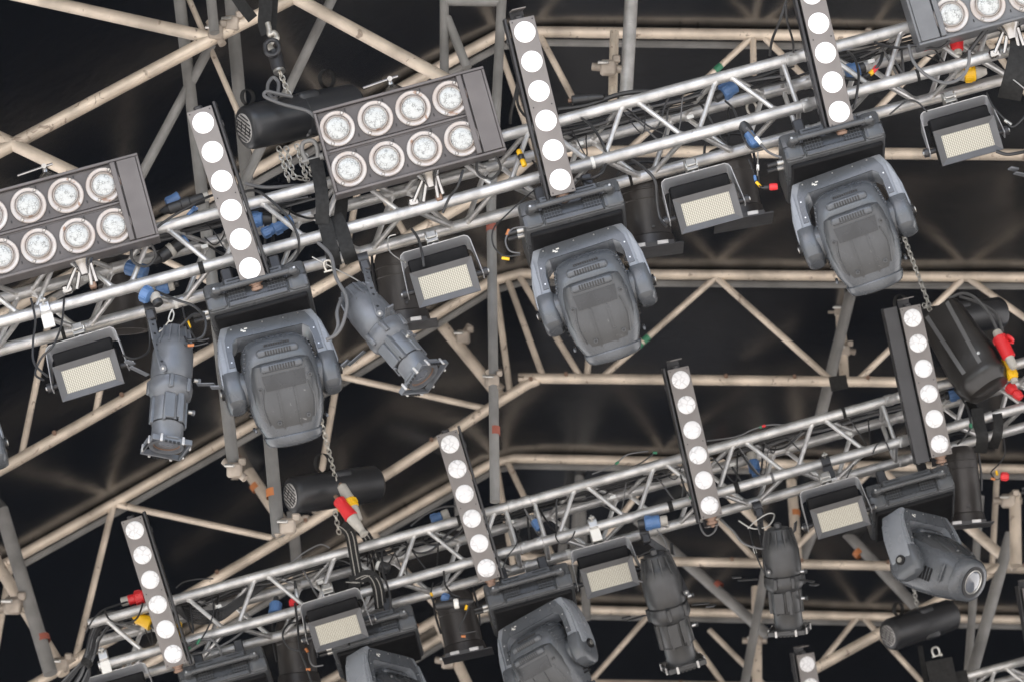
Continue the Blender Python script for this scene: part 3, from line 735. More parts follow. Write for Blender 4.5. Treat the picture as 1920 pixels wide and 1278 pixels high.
led_bar(1, 1017, 199, 'LED bar rising in the top centre beside the blinder flood', .30, -1, yaw=4)
led_bar(1, 1541, 72, 'LED bar cut by the top edge, over the right moving head', .30, -1, yaw=5)
led_bar(2, 289, 1109, 'lowest left LED bar, beside the open end of the lower truss', .30, 1, True, brk=False, yaw=-4)
led_bar(2, 878, 948, 'LED bar on the lower truss just above the sideways moving head', .30, 1, True, brk=False, yaw=-2)
led_bar(2, 1303, 829, 'LED bar on the lower truss between the two rear profile spotlights and the strobe', .30, -1, True, yaw=6)
led_bar(2, 1736, 714, 'LED bar with a deep black side rail in front of the chain bag', .30, -1, True, yaw=8, rail=.075)
led_bar(3, 1530, 1346, 'LED bar whose top just pokes in at the bottom edge', .30, -1, True, yaw=12)
led_bar(3, 1953, 1220, 'LED bar cut by the right edge at the lower right', .30, -1, True, yaw=12)

# LED strobe panels
def strobe(row, px, py, label, off, pitch=24, yaw=0., hook=0):
    t = thing('strobe_panel', label, 'strobe light', faceM(row, W(row, px, py, off), pitch, yaw), 'LED strobe panels hung from the lower chords')
    b = MB(); W2, H2 = .136, .0765
    b.prism([(-W2, -H2), (W2, -H2), (W2, H2), (-W2, H2)], .006, .014, 'strobe', 0)
    # sloping inner bezel
    for (x0, z0, x1, z1) in ((-W2, H2, W2, H2), (W2, H2, W2, -H2), (W2, -H2, -W2, -H2), (-W2, -H2, -W2, H2)):
        k = .78; kz = .64
        b.add([(x0, -.010, z0), (x1, -.010, z1), (x1*k, .002, z1*kz), (x0*k, .002, z0*kz), (x0, .012, z0), (x1, .012, z1)], [(0, 1, 2, 3), (0, 4, 5, 1)], 'strobe')
    b.box((0, .075, .0), (W2*2-.02, .13, H2*2-.012), 'strobein', .006)
    b.box((0, .085, H2+.022), (W2*2-.012, .06, .07), 'strobein', .006)
    b.build('housing', t)
    b = MB(); b.box((0, .0035, 0), (W2*1.56, .006, H2*1.28), 'led'); b.build('led_matrix', t)
    # bail: flat strap
    b = MB(); o = [(-.160, .0), (-.150, .165), (-.132, .182), (.132, .182), (.150, .165), (.160, .0)]
    th = .0045; vs = []; fs = []
    path = [(-.166, -.02), (-.154, .150), (-.148, .166), (-.134, .176), (.134, .176), (.148, .166), (.154, .150), (.166, -.02)]
    Tb = Matrix.Translation((0, .055, 0)) @ Matrix.Rotation(R(-pitch-8), 4, 'X') @ Matrix.Translation((0, -.055, 0))
    for i, (x, z) in enumerate(path):
        a = path[max(i-1, 0)]; c = path[min(i+1, len(path)-1)]; d = Vector((c[0]-a[0], c[1]-a[1])).normalized(); nx, nz = d.y, -d.x
        wd = .020 if i in (0, 7) else .050
        for (dy, q) in ((-wd, 1), (wd, 1), (wd, -1), (-wd, -1)): vs.append((x-nx*th/2*q*-1, .055+dy, z-nz*th/2*q*-1))
    for i in range(len(path)-1):
        for k in range(4): a = i*4+k; c = i*4+(k+1) % 4; fs.append((a, c, c+4, a+4))
    fs += [(0, 1, 2, 3), tuple(range(len(vs)-4, len(vs)))]
    b.add(vs, fs, 'bail', Tb)
    b.tube([(x, .055-(.020 if i in (0, 7) else .050)-.001, z) for i, (x, z) in enumerate(path)], .0022, 'steel_edge', 8, T=Tb)
    b.build('bail', t)
    for sx in (-1, 1):
        b = MB(); b.cyl((sx*.136, .055, 0), (sx*.180, .055, 0), .012, 'barside', 12); b.cyl((sx*.170, .055, 0), (sx*.188, .055, 0), .020, 'barside', 10); b.cyl((sx*.186, .055, 0), (sx*.194, .055, 0), .009, 'zinc', 8); b.build('locking_knob', t)
    b = MB(); b.T = Tb @ Matrix.Translation((0, .055, .178))
    b.box((0, 0, .012), (.06, .035, .02), 'barside', .003); b.cyl((0, -.03, .012), (0, .03, .012), .008, 'screw', 10)
    b.tube([(-.026, 0, .060), (.026, 0, .060)], .037, 'zinc', 20, True); b.box((0, -.03, .060), (.045, .024, .035), 'zinc', .004); b.box((0, -.022, .032), (.052, .03, .018), 'zinc', .003)
    b.build('hook_clamp', t)
    return t
SG = [
 (1, 166, 703, 'leftmost strobe panel, under the cut off blinder flood', .02),
 (1, 835, 529, 'strobe panel beside the angled profile spotlight in the upper row', .02),
 (1, 1327, 392, 'strobe panel between the middle and right moving heads', .02),
 (1, 1815, 264, 'strobe panel nearest the upper right corner', .02),
 (2, 634, 1180, 'strobe panel half covering a moving head base in the lower row', .24),
 (2, 1143, 1081, 'strobe panel above the longer rear profile spotlight', .02),
 (2, 1575, 969, 'strobe panel left of the moving head that points its lens down', .16),
 (2, 232, 1320, 'strobe panel of which only the bail shows at the bottom edge', .02)]
for k, (r, x, y, l, o) in enumerate(SG): strobe(r, x, y, l, o, yaw=(-4, -2, 0, -1, -3, 1, -1, -2)[k])

# PAR cans hanging behind
def par_can(row, px, py, label, off, ang=8, phi=10, L=.29, r=.098, gel=True):
    t = thing('par_can', label, 'spotlight', axisM(W(row, px, py, off), ang, phi), 'black round cans hung behind the truss')
    b = MB()
    b.lathe([(.05, L/2+.04), (.085, L/2+.03), (r, L/2), (r, L/2-.035), (r+.003, L/2-.037), (r+.003, L/2-.043), (r, L/2-.045), (r, L/2-.08), (r+.002, L/2-.081), (r+.002, L/2-.085), (r, L/2-.087), (r, -L/2+.05), (r+.006, -L/2+.045),
             (r+.008, -L/2+.03), (r+.012, -L/2+.012), (r+.014, -L/2), (r-.004, -L/2), (r-.01, -L/2+.05)], 'par', 44, cap=False)
    b.lathe([(.001, L/2+.045), (.05, L/2+.04)], 'par', 44, cap=False)
    b.build('can', t)
    b = MB(); b.cyl((.02, -r+.002, -L/2+.075), (.02, -r-.006, -L/2+.075), .006, 'barside', 10); b.build('rivet', t)
    if gel:
        b = MB(); b.prism([(-.13, -.006), (.13, -.006), (.13, .0), (-.13, .0)], -.125, .125, 'barside', 0, T=Matrix.Translation((.01, 0, -L/2-.012)))
        for sx in (-.05, .05): b.box((sx, -.115, -L/2-.004), (.05, .02, .02), 'steel_edge', .003)
        for sy in (-1, 1): b.box((0, sy*.12, -L/2-.006), (.2, .006, .018), 'barside', .001)
        b.build('gel_frame', t)
    b = MB(); 
    b.tube(smooth([(-r-.004, 0, -.02), (-r-.012, 0, .10), (-.08, 0, L/2+.08), (.08, 0, L/2+.08), (r+.012, 0, .10), (r+.004, 0, -.02)], 4), .006, 'barside', 8); b.build('bail', t)
    return t
par_can(1, 752, 545, 'brown black can behind the second strobe panel of the upper row', -.40, 8, 8)
par_can(1, 1212, 405, 'black can right of the middle moving head', -.40, 8, 10)
par_can(1, 1378, 352, 'black can behind the strobe panel between two moving heads', -.40, 10, 10)
par_can(1, 228, 560, 'black can hidden behind the leftmost strobe panel', -.40, 4, 8, gel=False)
par_can(2, 556, 1228, 'black can in the lower left behind the strobe panel', -.36, 6, 10, gel=False)
par_can(2, 862, 1172, 'black can with a blue plug lying on it left of the sideways moving head', -.36, 12, 12)
par_can(2, 1802, 915, 'tall black can right of the moving head that points down', -.36, 5, 8, L=.36)

# profile spotlights
def profile(row, px, py, label, off, ang, phi, spin, dark=False, arm=(), sc=1., sw=None):
    m = 'profile_dark' if dark else 'profile'
    Mw = axisM(W(row, px, py, off), ang, phi, spin) @ Matrix.Diagonal((sw or sc, sw or sc, sc, 1))
    t = thing('profile_spotlight', label, 'spotlight', Mw, 'profile spotlights with framing shutters'); Mi = Mw.inverted()
    b = MB()
    b.lathe([(.02, .275), (.050, .272), (.058, .262), (.062, .215), (.070, .205), (.082, .185), (.092, .13), (.094, .04), (.092, .0), (.088, -.012)], m, 40, cap=True)
    for k in range(12):
        a = 2*PI*k/12; b.box((math.cos(a)*.078, math.sin(a)*.078, .19), (.018, .010, .06), m, .003, T=None) if False else b.add(*_fin(a, .060, .086, .165, .262, .005), m)
    b.lathe([(.090, -.010), (.0925, -.0115), (.0925, -.0165), (.090, -.018)], 'dark', 40, cap=False)
    if dark:
        for sx in (-1, 1): b.box((sx*.040, -.01, .285), (.008, .060, .060), m, .003, T=Matrix.Rotation(R(sx*10), 4, 'Y'))
        b.lathe([(.02, .27), (.018, .300), (.008, .306)], m, 16)
    bodyo = b.build('lamp_housing', t)
    b = MB()
    b.lathe([(.084, -.012), (.096, -.016), (.096, -.030), (.100, -.045), (.098, -.075), (.086, -.098), (.074, -.110)], m, 40)
    for a in (15, 75, 165, 255, 310):
        b.box((math.cos(R(a))*.094, math.sin(R(a))*.094, -.05), (.022, .030, .07), m, .005)
    b.build('gate_ring', t)
    for a, ln, bend in ((-35, .085, .010), (200, .10, -.012), (95, .05, .01)):
        T = Matrix.Rotation(R(a), 4, 'Z')
        b = MB(); b.box((.125+ln/2, 0, -.028+bend*.4), (ln, .028, .006), m, .002, T=T @ Matrix.Rotation(bend*8, 4, 'Y')); b.box((.13+ln, 0, -.028-bend*1.2), (.045, .032, .010), m, .003, T=T @ Matrix.Rotation(bend*8, 4, 'Y')); b.build('shutter_blade', t)
    b = MB()
    b.lathe([(.074, -.105), (.074, -.235), (.071, -.24), (.071, -.335)], m, 40)
    for a in (-120, -62, 0, 60, 120, 180):
        b.box((math.cos(R(a))*.076, math.sin(R(a))*.076, -.175), (.020 if a % 120 else .012, .030, .14), m, .003, T=None)
    b.lathe([(.0735, -.2345), (.0750, -.2355), (.0750, -.2405), (.0725, -.2415)], 'dark', 40, cap=False)
    b.box((-.02, -.077, -.17), (.052, .014, .13), m, .004); b.box((.022, -.076, -.20), (.006, .006, .07), 'dark'); b.box((.03, -.075, -.16), (.03, .012, .13), m, .004)
    b.build('lens_barrel', t)
    for (x, y, z) in ((.082, -.02, -.16), (.096, -.03, .005)):
        b = MB(); b.cyl((x, y, z), (x+.026, y, z), .010, 'zinc' if not dark else 'screw', 10); b.cyl((x+.018, y, z), (x+.030, y, z), .014, m, 8); b.build('focus_knob', t)
    b = MB()   # colour frame holder
    for r0, r1 in ((.071, .073),): b.lathe([(.068, -.335), (.078, -.335), (.080, -.345), (.078, -.352), (.062, -.352), (.060, -.335)], m, 36, cap=False)
    for k in range(4):
        T = Matrix.Rotation(PI/2*k, 4, 'Z'); b.box((0, -.088, -.352), (.185, .010, .028), m, .002, T=T); b.box((.0, -.093, -.340), (.06, .012, .014), m, .003, T=T)
        b.box((.05, -.095, -.352), (.012, .008, .04), 'steel_edge', .002, T=T); b.box((-.05, -.095, -.352), (.012, .008, .04), 'steel_edge', .002, T=T)
        for q in range(4): b.box((-.028+.019*q, -.0945, -.366), (.012, .004, .012), 'dark', T=T)
    b.add([(-.09, -.09, -.362), (.09, -.09, -.362), (.09, .09, -.362), (-.09, .09, -.362)], [(0, 1, 2, 3)], 'dark') if False else None
    b.build('colour_frame', t)
    b = MB(); b.lathe([(.062, -.325), (.05, -.331), (.03, -.336), (.001, -.338)], 'lampglass', 32, cap=False); b.lathe([(.062, -.34), (.056, -.34), (.056, -.333)], 'brown', 32, cap=False)
    b.build('front_lens', t)
    if arm:
        P = [W(row, x, y, o) for x, y, o in arm]
        for k in range(len(P)-1):
            d = (P[k+1]-P[k]); L_ = d.length; z = d.normalized(); f = (-FWD+RGT*.35).normalized(); y = -(f-z*f.dot(z)).normalized(); x = y.cross(z)
            b = MB(); b.T = Mi @ Matrix.Translation((P[k]+P[k+1])/2) @ Matrix((x, y, z)).transposed().to_4x4()
            b.box((0, 0, 0), (.034, .007, L_+.02), 'barside' if dark else m, .003)
            for q in (-.3, -.1, .28): b.cyl((0, -.0032, q*L_), (0, -.0045, q*L_), .006, 'dark', 10)
            b.build('yoke_arm', t)
        b = MB(); b.T = Mi; x = (P[-1]-P[0]).normalized(); b.cyl(P[-1]+FWD*.02, P[-1]-FWD*.012, .014, m, 12); b.cyl(P[-1], P[-1]-FWD*.016, .005, 'zinc', 8); b.build('tilt_knob', t)
        b = MB(); b.T = Mi; tv = ROW[row][1]; b.tube([P[0]-tv*.022+Vector((0, .03, .045)), P[0]+tv*.022+Vector((0, .03, .045))], .036, 'barside', 20); b.box(P[0], (.04, .04, .05), 'barside', .006); b.build('hook_clamp', t)
    return t
def _fin(a, r0, r1, z0, z1, w_):
    c, s_ = math.cos(a), math.sin(a); vs = []
    for (r, z) in ((r0, z0-.01), (r1+.004, z0), (r1-.016, z1), (r0-.01, z1)):
        for q in (-w_/2, w_/2): vs.append((c*r-s_*q, s_*r+c*q, z))
    return vs, [(0, 2, 4, 6), (1, 7, 5, 3), (0, 1, 3, 2), (2, 3, 5, 4), (4, 5, 7, 6), (6, 7, 1, 0)]
profile(1, 321, 712, 'grey profile spotlight hanging nearly upright left of the first moving head', .06, -2, 26, 20, arm=((283, 592, .06), (292, 636, .10), (306, 690, .16)), sc=.88, sw=.94)
profile(1, 716, 615, 'grey profile spotlight angled steeply down to the right in the upper row', .06, 41, 26, -30, arm=((685, 500, .03), (692, 530, .10), (712, 588, .16)), sc=.86, sw=.94)
profile(2, 1250, 1128, 'longer charcoal profile spotlight hanging below the lower strobe panel', -.05, 15, -10, 10, True, arm=((1212, 1010, .0), (1250, 1035, -.02), (1287, 1110, .02)), sc=.93, sw=1.08)
profile(2, 1468, 1072, 'charcoal profile spotlight hanging under the lower truss, right of the longer one', -.05, 7, -8, -15, True, arm=((1424, 962, .0), (1426, 985, .0), (1441, 1072, .02)), sc=.84, sw=1.02)

# ------------------------------------------------------------------ chains, hoists, slings
def chain(b, P, Q, m='chain', L=.030, wd=.0105, r=.0034, sag=0):
    n = max(2, int((Q-P).length/(L*.72))); path = [P.lerp(Q, i/n)+Vector((0, 0, -sag*math.sin(PI*i/n))) for i in range(n+1)]
    for i in range(n):
        c = (path[i]+path[i+1])/2; d = (path[i+1]-path[i]).normalized(); u = d.orthogonal().normalized(); v = d.cross(u)
        if i % 2: u, v = v, u
        u = (u+v*.4).normalized() if i % 2 == 0 else (u-v*.4).normalized()
        pts = []
        for k in range(12):
            a = 2*PI*k/12; ca, sa = math.cos(a), math.sin(a)
            pts.append(c + u*wd*sa + d*((L/2-wd)*(1 if ca > 0 else -1)*(1 if abs(ca) > .05 else 0)+wd*ca))
        pts.append(pts[0]); b.tube(pts, r, m, 6, False)
def world_thing(name, label, cat, group=None, at=None):
    return thing(name, label, cat, Matrix.Translation(at) if at is not None else Matrix.Identity(4), group)
def hoist(row, p, q, o1, o2, r, label, handles=(), grille=True):
    P = W(row, *p, o1); Q = W(row, *q, o2); d = (Q-P).normalized(); Lh = (Q-P).length
    z = d; f = -FWD; y = -(f-z*f.dot(z)).normalized(); x = y.cross(z)
    Mw = Matrix.Translation(P) @ Matrix((x, y, z)).transposed().to_4x4()
    t = thing('chain_hoist', label, 'hoist', Mw, 'motor chain hoists')
    b = MB()
    b.lathe([(r*.55, -.012), (r*.80, -.010), (r*.93, .0), (r, .022), (r, Lh*.48), (r*.985, Lh*.482), (r*.985, Lh*.492), (r, Lh*.494), (r, Lh*.80), (r*.975, Lh*.802), (r*.95, Lh*.97), (r*.8, Lh), (r*.5, Lh+.004)], 'hoist', 48)
    b.box((0, -.0, Lh*.55), (r*2.0, r*1.5, r*1.1), 'hoist', .02, seg=3); b.build('motor_body', t)
    if grille:
        b = MB(); b.lathe([(.001, -.014), (r*.62, -.0135), (r*.66, -.011)], 'grille', 32, cap=False)
        for k in range(-3, 4):
            w_ = math.sqrt(max(0, (r*.6)**2-(k*r*.17)**2)); b.box((k*r*.17, 0, -.0150), (.0045, w_*2, .003), 'dark', T=Matrix.Rotation(R(35), 4, 'Z'))
            b.box((0, k*r*.17, -.0150), (w_*.9, .003, .003), 'dark', T=Matrix.Rotation(R(35), 4, 'Z')) if k % 2 else None
        b.build('fan_grille', t)
    for h in handles:
        b = MB(); pts = [Vector((-.0+math.sin(a)*h[1]*.42-r*.98-h[1]*.5, 0, Lh*h[0]+math.cos(a)*h[1]*.5)) for a in [2*PI*k/14 for k in range(15)]]
        # loop stands on the upper side
        U_ = Mw.inverted().to_3x3() @ UPV; U_.z = 0; U_.normalize()
        pts = [U_*(r*.95+h[1]*.5+math.sin(a)*h[1]*.5)+Vector((0, 0, Lh*h[0]+math.cos(a)*h[1]*.42)) for a in [2*PI*k/18 for k in range(19)]]
        w_ = U_.cross(Vector((0, 0, 1)))
        vs = []; fs = []
        for i, pt in enumerate(pts): vs += [pt-w_*.016, pt+w_*.016]
        for i in range(len(pts)-1): a = i*2; fs.append((a, a+1, a+3, a+2))
        b.add(vs, fs, 'strap'); b.add([v+(v-(U_*(r*.95+h[1]*.5)+Vector((0, 0, Lh*h[0])))).normalized()*-.004 for v in vs], fs, 'strap'); b.build('carry_strap', t)
    return t, Mw
hoist(1, (462, 240), (668, 196), .02, -.22, .099, 'black chain hoist behind the top centre blinder flood', ((.06, .07), (.78, .085)))
hoist(2, (548, 928), (708, 905), .25, .0, .096, 'black chain hoist carrying red and yellow plugs over the lower truss', ((.38, .10),))
hoist(2, (1705, 612), (1880, 585), -.05, -.25, .085, 'black chain hoist behind the hanging chain bag at the right', ((-.06, .09),), False)
hoist(3, (1668, 1190), (1785, 1150), .15, -.05, .098, 'lowest black chain hoist, under the moving head that points down', ((.2, .08),), True)

def chain_thing(label, row, p, q, o, m='chain', extra=()):
    t = world_thing('load_chain', label, 'chain', 'load chains of the hoists', W(row, *p, o)); inv = W(row, *p, o)
    b = MB(); b.T = Matrix.Translation(-inv); chain(b, W(row, *p, o), W(row, *q, o), m); b.build('links', t)
    return t, inv
t, inv = chain_thing('short bright chain with a hook and sleeve above the top hoist', 1, (522, 128), (546, 188), -.1)
b = MB(); b.T = Matrix.Translation(-inv); P = W(1, 514, 98, -.1); Q = W(1, 523, 132, -.1); b.cyl(P, Q, .030, 'barside', 20); b.cyl(Q, Q+(Q-P).normalized()*.012, .026, 'zinc', 18); b.build('end_sleeve', t)
b = MB(); b.T = Matrix.Translation(-inv)
hk = [(513, 97), (506, 88), (510, 78), (519, 72), (514, 62), (506, 66), (505, 55), (502, 44)]
b.tube(smooth([W(1, x, y, -.1) for x, y in hk]), .013, 'chain', 12); b.tube(smooth([W(1, x, y, -.06) for x, y in ((497, 84), (500, 100), (514, 104), (523, 92), (518, 78), (506, 76), (497, 84))]), .010, 'barside', 10); b.build('hook', t)
for x0, x1 in ((522, 538), (540, 546), (556, 572), (572, 586)):
    pass
t = world_thing('chain_fall', 'loose silver chain falls bunched under the top hoist', 'chain', None, W(1, 545, 280, -.1)); inv = W(1, 545, 280, -.1)
for (x0, y0, x1, y1) in ((522, 276, 542, 340), (536, 276, 552, 336), (556, 272, 575, 336), (572, 290, 586, 330), (545, 330, 580, 338)):
    b = MB(); b.T = Matrix.Translation(-inv); chain(b, W(1, x0, y0, -.08), W(1, x1, y1, -.08)); b.build('chain', t)
chain_thing('thin silver chain dropping to the red plugged hoist from the first moving head', 2, (598, 770), (632, 908), .22)
chain_thing('short chain hanging below the red plugged hoist', 2, (628, 958), (636, 1000), .16)
chain_thing('dark chain dropping from the right moving head to the bag hoist', 2, (1686, 420), (1745, 580), -.1, 'zinc')
chain_thing('dim chain dropping toward the lowest hoist', 3, (1700, 1025), (1722, 1150), .05, 'zinc')
# shackles
def shackle(row, p, o, label, m='chain', k=1.):
    P = W(row, *p, o); t = world_thing('shackle', label, 'shackle', None, P)
    b = MB(); b.T = axisM(Vector((0, 0, 0)), 15, 0) @ Matrix.Scale(k, 4); b.tube(smooth([(-.022, 0, -.03), (-.03, 0, .01), (-.018, 0, .04), (.018, 0, .04), (.03, 0, .01), (.022, 0, -.03)]), .009, m, 12); b.build('bow', t)
    b = MB(); b.T = axisM(Vector((0, 0, 0)), 15, 0) @ Matrix.Scale(k, 4); b.cyl((-.042, 0, -.03), (.042, 0, -.03), .008, m, 12); b.cyl((.03, -.004, -.03), (.045, -.004, -.03), .016, m, 12); b.build('pin', t)
shackle(1, (582, 285), .10, 'dark shackle at the left corner of the top centre blinder flood', 'post', 1.1)
shackle(3, (1755, 1222), .22, 'pale shackle eye under the lowest hoist', 'zinc', .7)
shackle(1, (1410, 205), -.3, 'small cream shackle eye seen inside the upper truss', 'chain', .7)
shackle(1, (616, 500), .05, 'small brass ring hook under the upper truss sling', 'chain', .6)

def ribbon(b, pts, w_, m, th=.004, side=None):
    P = smooth(pts, 5); vs = []; fs = []
    for i, p in enumerate(P):
        d = (P[min(i+1, len(P)-1)]-P[max(i-1, 0)]).normalized(); sd_ = d.cross(FWD).normalized() if side is None else side; n_ = sd_.cross(d).normalized()
        vs += [p-sd_*w_/2-n_*th/2, p+sd_*w_/2-n_*th/2, p+sd_*w_/2+n_*th/2, p-sd_*w_/2+n_*th/2]
    for i in range(len(P)-1):
        for k in range(4): a = i*4+k; c = i*4+(k+1) % 4; fs.append((a, c, c+4, a+4))
    fs += [(0, 1, 2, 3), tuple(range(len(vs)-4, len(vs)))]
    b.add(vs, fs, m)
def sling(label, row, bands, stripes=False, cat='lifting sling'):
    A = W(row, *bands[0][0][0]); t = world_thing('lifting_sling', label, cat, 'black webbing slings round the trusses', A)
    for pts, w_ in bands:
        b = MB(); b.T = Matrix.Translation(-A); P = [W(row, *p) for p in pts]; ribbon(b, P, w_, 'strap')
        if stripes:
            for k in (-.22, .22):
                ribbon(b, [p-FWD*.0035+RGT*w_*k for p in P], .0045, 'stripe', .002)
        b.build('webbing', t)
sling('black webbing sling wrapped round the upper truss under the shackle', 1,
      [([(590, 292, .09), (598, 330, .10), (604, 372, .10), (604, 420, .05)], .058), ([(600, 398, .05), (612, 428, .045), (622, 470, .04), (628, 498, -.02)], .062), ([(628, 405, .03), (640, 430, .045), (652, 470, .04), (660, 492, -.02)], .062), ([(640, 360, -.1), (640, 390, -.12), (634, 430, -.14)], .055)])
sling('striped black webbing sling round the lower truss beneath the plugged hoist', 2,
      [([(640, 985, .06), (656, 1000, .06), (664, 1040, .06), (672, 1085, .05)], .055), ([(672, 990, .0), (690, 1010, -.02), (705, 1060, -.1), (712, 1110, -.2)], .052), ([(672, 1085, .06), (694, 1078, .07), (708, 1098, .06), (714, 1140, .0)], .060), ([(654, 1090, .05), (676, 1092, .05)], .07)], True)
sling('black webbing sling looped over the lower truss beside the chain bag', 2,
      [([(1832, 765, .04), (1836, 795, .045), (1842, 820, .04), (1838, 848, -.05)], .062), ([(1868, 768, .02), (1872, 792, .03), (1870, 815, .02), (1862, 838, -.08)], .05), ([(1800, 730, -.2), (1830, 770, -.1)], .04)])
sling('wide black sling hanging over the right end of the upper truss', 1,
      [([(1917, 78, .05), (1912, 110, .06), (1902, 150, .04), (1892, 186, -.05)], .10), ([(1902, 30, -.1), (1905, 90, -.1)], .05)])
sling('black wrap round the lowest truss under its hoist', 3,
      [([(1795, 1258, .06), (1800, 1280, .05), (1806, 1300, .0)], .11), ([(1725, 1210, -.0), (1738, 1290, .0)], .03), ([(1760, 1235, .12), (1772, 1290, .08)], .16)])
sling('black strap tied round the lower chord of the middle roof girder', 2, [([(1570, 704, -2.2), (1572, 716, -2.2), (1575, 730, -2.2)], .10)])
sling('brown grey webbing strap holding the hook at the top of the picture', 1, [([(496, -20, -.1), (498, 10, -.1), (496, 44, -.1), (502, 64, -.1)], .060), ([(512, -20, -.14), (510, 20, -.14), (507, 60, -.12)], .05)])
sling('torn black flap tied over the cream tube in the upper left corner', 1, [([(440, -10, -.2), (455, 12, -.2), (474, 36, -.2)], .05)])

# chain bag
P = W(2, 1762, 585, .10); Q = W(2, 1850, 725, .12); z = -(Q-P).normalized(); f = (-FWD-RGT*.3).normalized(); y = -(f-z*f.dot(z)).normalized(); x = y.cross(z)
Mw = Matrix.Translation(Q) @ Matrix((x, y, z)).transposed().to_4x4(); L_ = (Q-P).length
t = thing('chain_bag', 'shiny black chain bag bulging beside the LED bar at the right', 'bag', Mw)
BG = [(-.03, .07, .05, 0, 2.4), (-.02, .11, .08, 0, 2.6), (.02, .135, .105, 0, 2.8), (.06, .14, .11, 0, 3), (.075, .136, .107, 0, 3), (.12, .142, .11, 0, 3.4), (L_*.6, .128, .095, .0, 4), (L_*.95, .115, .08, 0, 4), (L_, .108, .072, 0, 4)]
b = MB(); b.loft(BG, 'bag', 44); b.build('sack', t)
b = MB()
for xx in (-.05, .065): ribbon(b, [Vector((xx*(.85+.25*(1-k/6)), surf(BG, xx, L_*.97-(L_*.80)*k/6)-.003, L_*.97-(L_*.80)*k/6)) for k in range(7)], .022, 'cablegrey', .003, Vector((1, 0, 0)))
b.build('reinforcing_strip', t)
b = MB(); b.cyl((.075, surf(BG, .075, .13)-.001, .13), (.075, surf(BG, .075, .13)-.005, .13), .008, 'screw', 14); b.build('eyelet', t)
b = MB(); chain(b, Vector((-.02, -.04, L_)), Vector((-.05, -.02, L_+.08)), 'zinc'); b.build('hanging_chain', t)

# ------------------------------------------------------------------ connectors
def plug(label, row, p, q, segs, o=.0, group='cable connectors', cat='plug', flap=None, name='cable_connector'):
    """segs: (start fraction, end fraction, radius, material)"""
    P = W(row, *p, o); Q = W(row, *q, o); L_ = (Q-P).length; z = (Q-P).normalized(); f = -FWD; y = -(f-z*f.dot(z)).normalized(); x = y.cross(z)
    t = thing(name, label, cat, Matrix.Translation(P) @ Matrix((x, y, z)).transposed().to_4x4(), group)
    nm = {'blue': 'shell', 'red': 'shell', 'yellow': 'shell', 'greyplug': 'sleeve', 'cable': 'grip', 'barside': 'grip', 'white': 'collar', 'screw': 'collar', 'zinc': 'collar'}
    for a, c, r, m in segs:
        b = MB(); z0, z1 = a*L_, c*L_; k = min(.004, (z1-z0)*.2)
        r0, r1 = (r if isinstance(r, tuple) else (r, r))
        b.lathe([(r0*.8, z0), (r0, z0+k), (r0*.6+r1*.4, (z0+z1)/2), (r1, z1-k), (r1*.8, z1)], m, 24)
        if m in ('blue', 'red', 'yellow') and z1-z0 > .04:
            for i in range(6): aa = PI*i/3; b.box((r0*math.cos(aa), r0*math.sin(aa), z0+.02), (.008, .008, .03), m, .002)
        b.build(nm.get(m, 'shell'), t)
    if flap:
        b = MB(); fx, fz, m = flap; b.T = Matrix.Translation((fx, -.01, fz*L_)); b.lathe([(.024, 0), (.026, .004), (.026, .012), (.020, .016)], m, 20, Matrix.Rotation(R(60), 4, 'Y')); b.tube(smooth([(-fx*.6, 0, .01), (0, 0, .035), (.01, 0, .0)]), .004, m, 6); b.build('flap', t)
    return t
BL = 'blue'
plug('red and cream mains plug hanging over the plugged hoist', 2, (628, 928), (684, 1002), [(0, .12, (.010, .014), 'brown'), (.10, .56, (.028, .036), 'red'), (.55, .92, (.031, .018), 'greyplug'), (.90, 1, (.018, .024), 'greyplug')], .36)
plug('yellow and cream plug with a lever beside the red one', 2, (638, 905), (674, 975), [(0, .08, .010, 'brown'), (.06, .46, (.024, .032), 'greyplug'), (.44, .66, (.034, .034), 'yellow'), (.64, 1, (.028, .018), 'greyplug')], .33, flap=(.05, .6, 'yellow'))
plug('red plug with a grey end resting on the open end of the lower truss', 2, (227, 1128), (270, 1117), [(0, .35, .024, 'greyplug'), (.3, .62, .026, 'red'), (.6, 1, .036, 'red')], -.03, flap=(-.02, .85, 'red'))
plug('yellow plug tucked behind the lowest left LED bar', 2, (246, 1152), (292, 1172), [(0, .25, (.008, .024), 'yellow'), (.2, .85, (.028, .038), 'yellow'), (.85, 1, .020, 'cable')], -.05)
plug('small pale blue socket with a white label inside the lower truss', 2, (518, 1118), (516, 1150), [(0, .4, (.012, .020), 'cable'), (.3, 1, (.028, .036), 'blue')], -.04)
plug('small red block hanging inside the lower truss', 2, (549, 1122), (551, 1136), [(0, 1, .018, 'red')], -.02)
plug('silver ended microphone style connector beside the small red block', 2, (553, 1088), (557, 1122), [(0, .5, (.006, .010), 'cable'), (.45, 1, (.011, .011), 'screw')], -.03)
plug('blue inline connector with a cream cap behind the lower strobe panel', 2, (1196, 982), (1252, 974), [(0, .25, .024, 'cable'), (.22, .75, .034, 'blue'), (.72, 1, .026, 'greyplug')], .04)
plug('blue connector with a tan top standing inside the lower truss', 2, (1408, 848), (1418, 892), [(0, .35, .026, 'greyplug'), (.32, .8, (.026, .032), 'blue'), (.78, 1, .022, 'blue')], -.12)
plug('blue socket peeking right of the deep railed LED bar', 2, (1772, 742), (1805, 734), [(0, .2, .022, 'cable'), (.2, 1, (.034, .030), 'blue')], -.08)
plug('big red plug with a grey nose at the right edge above the lower truss', 2, (1868, 620), (1902, 690), [(0, .18, (.022, .028), 'greyplug'), (.16, .72, (.036, .034), 'red'), (.7, 1, (.024, .020), 'greyplug')], .22, flap=(-.05, .3, 'red'))
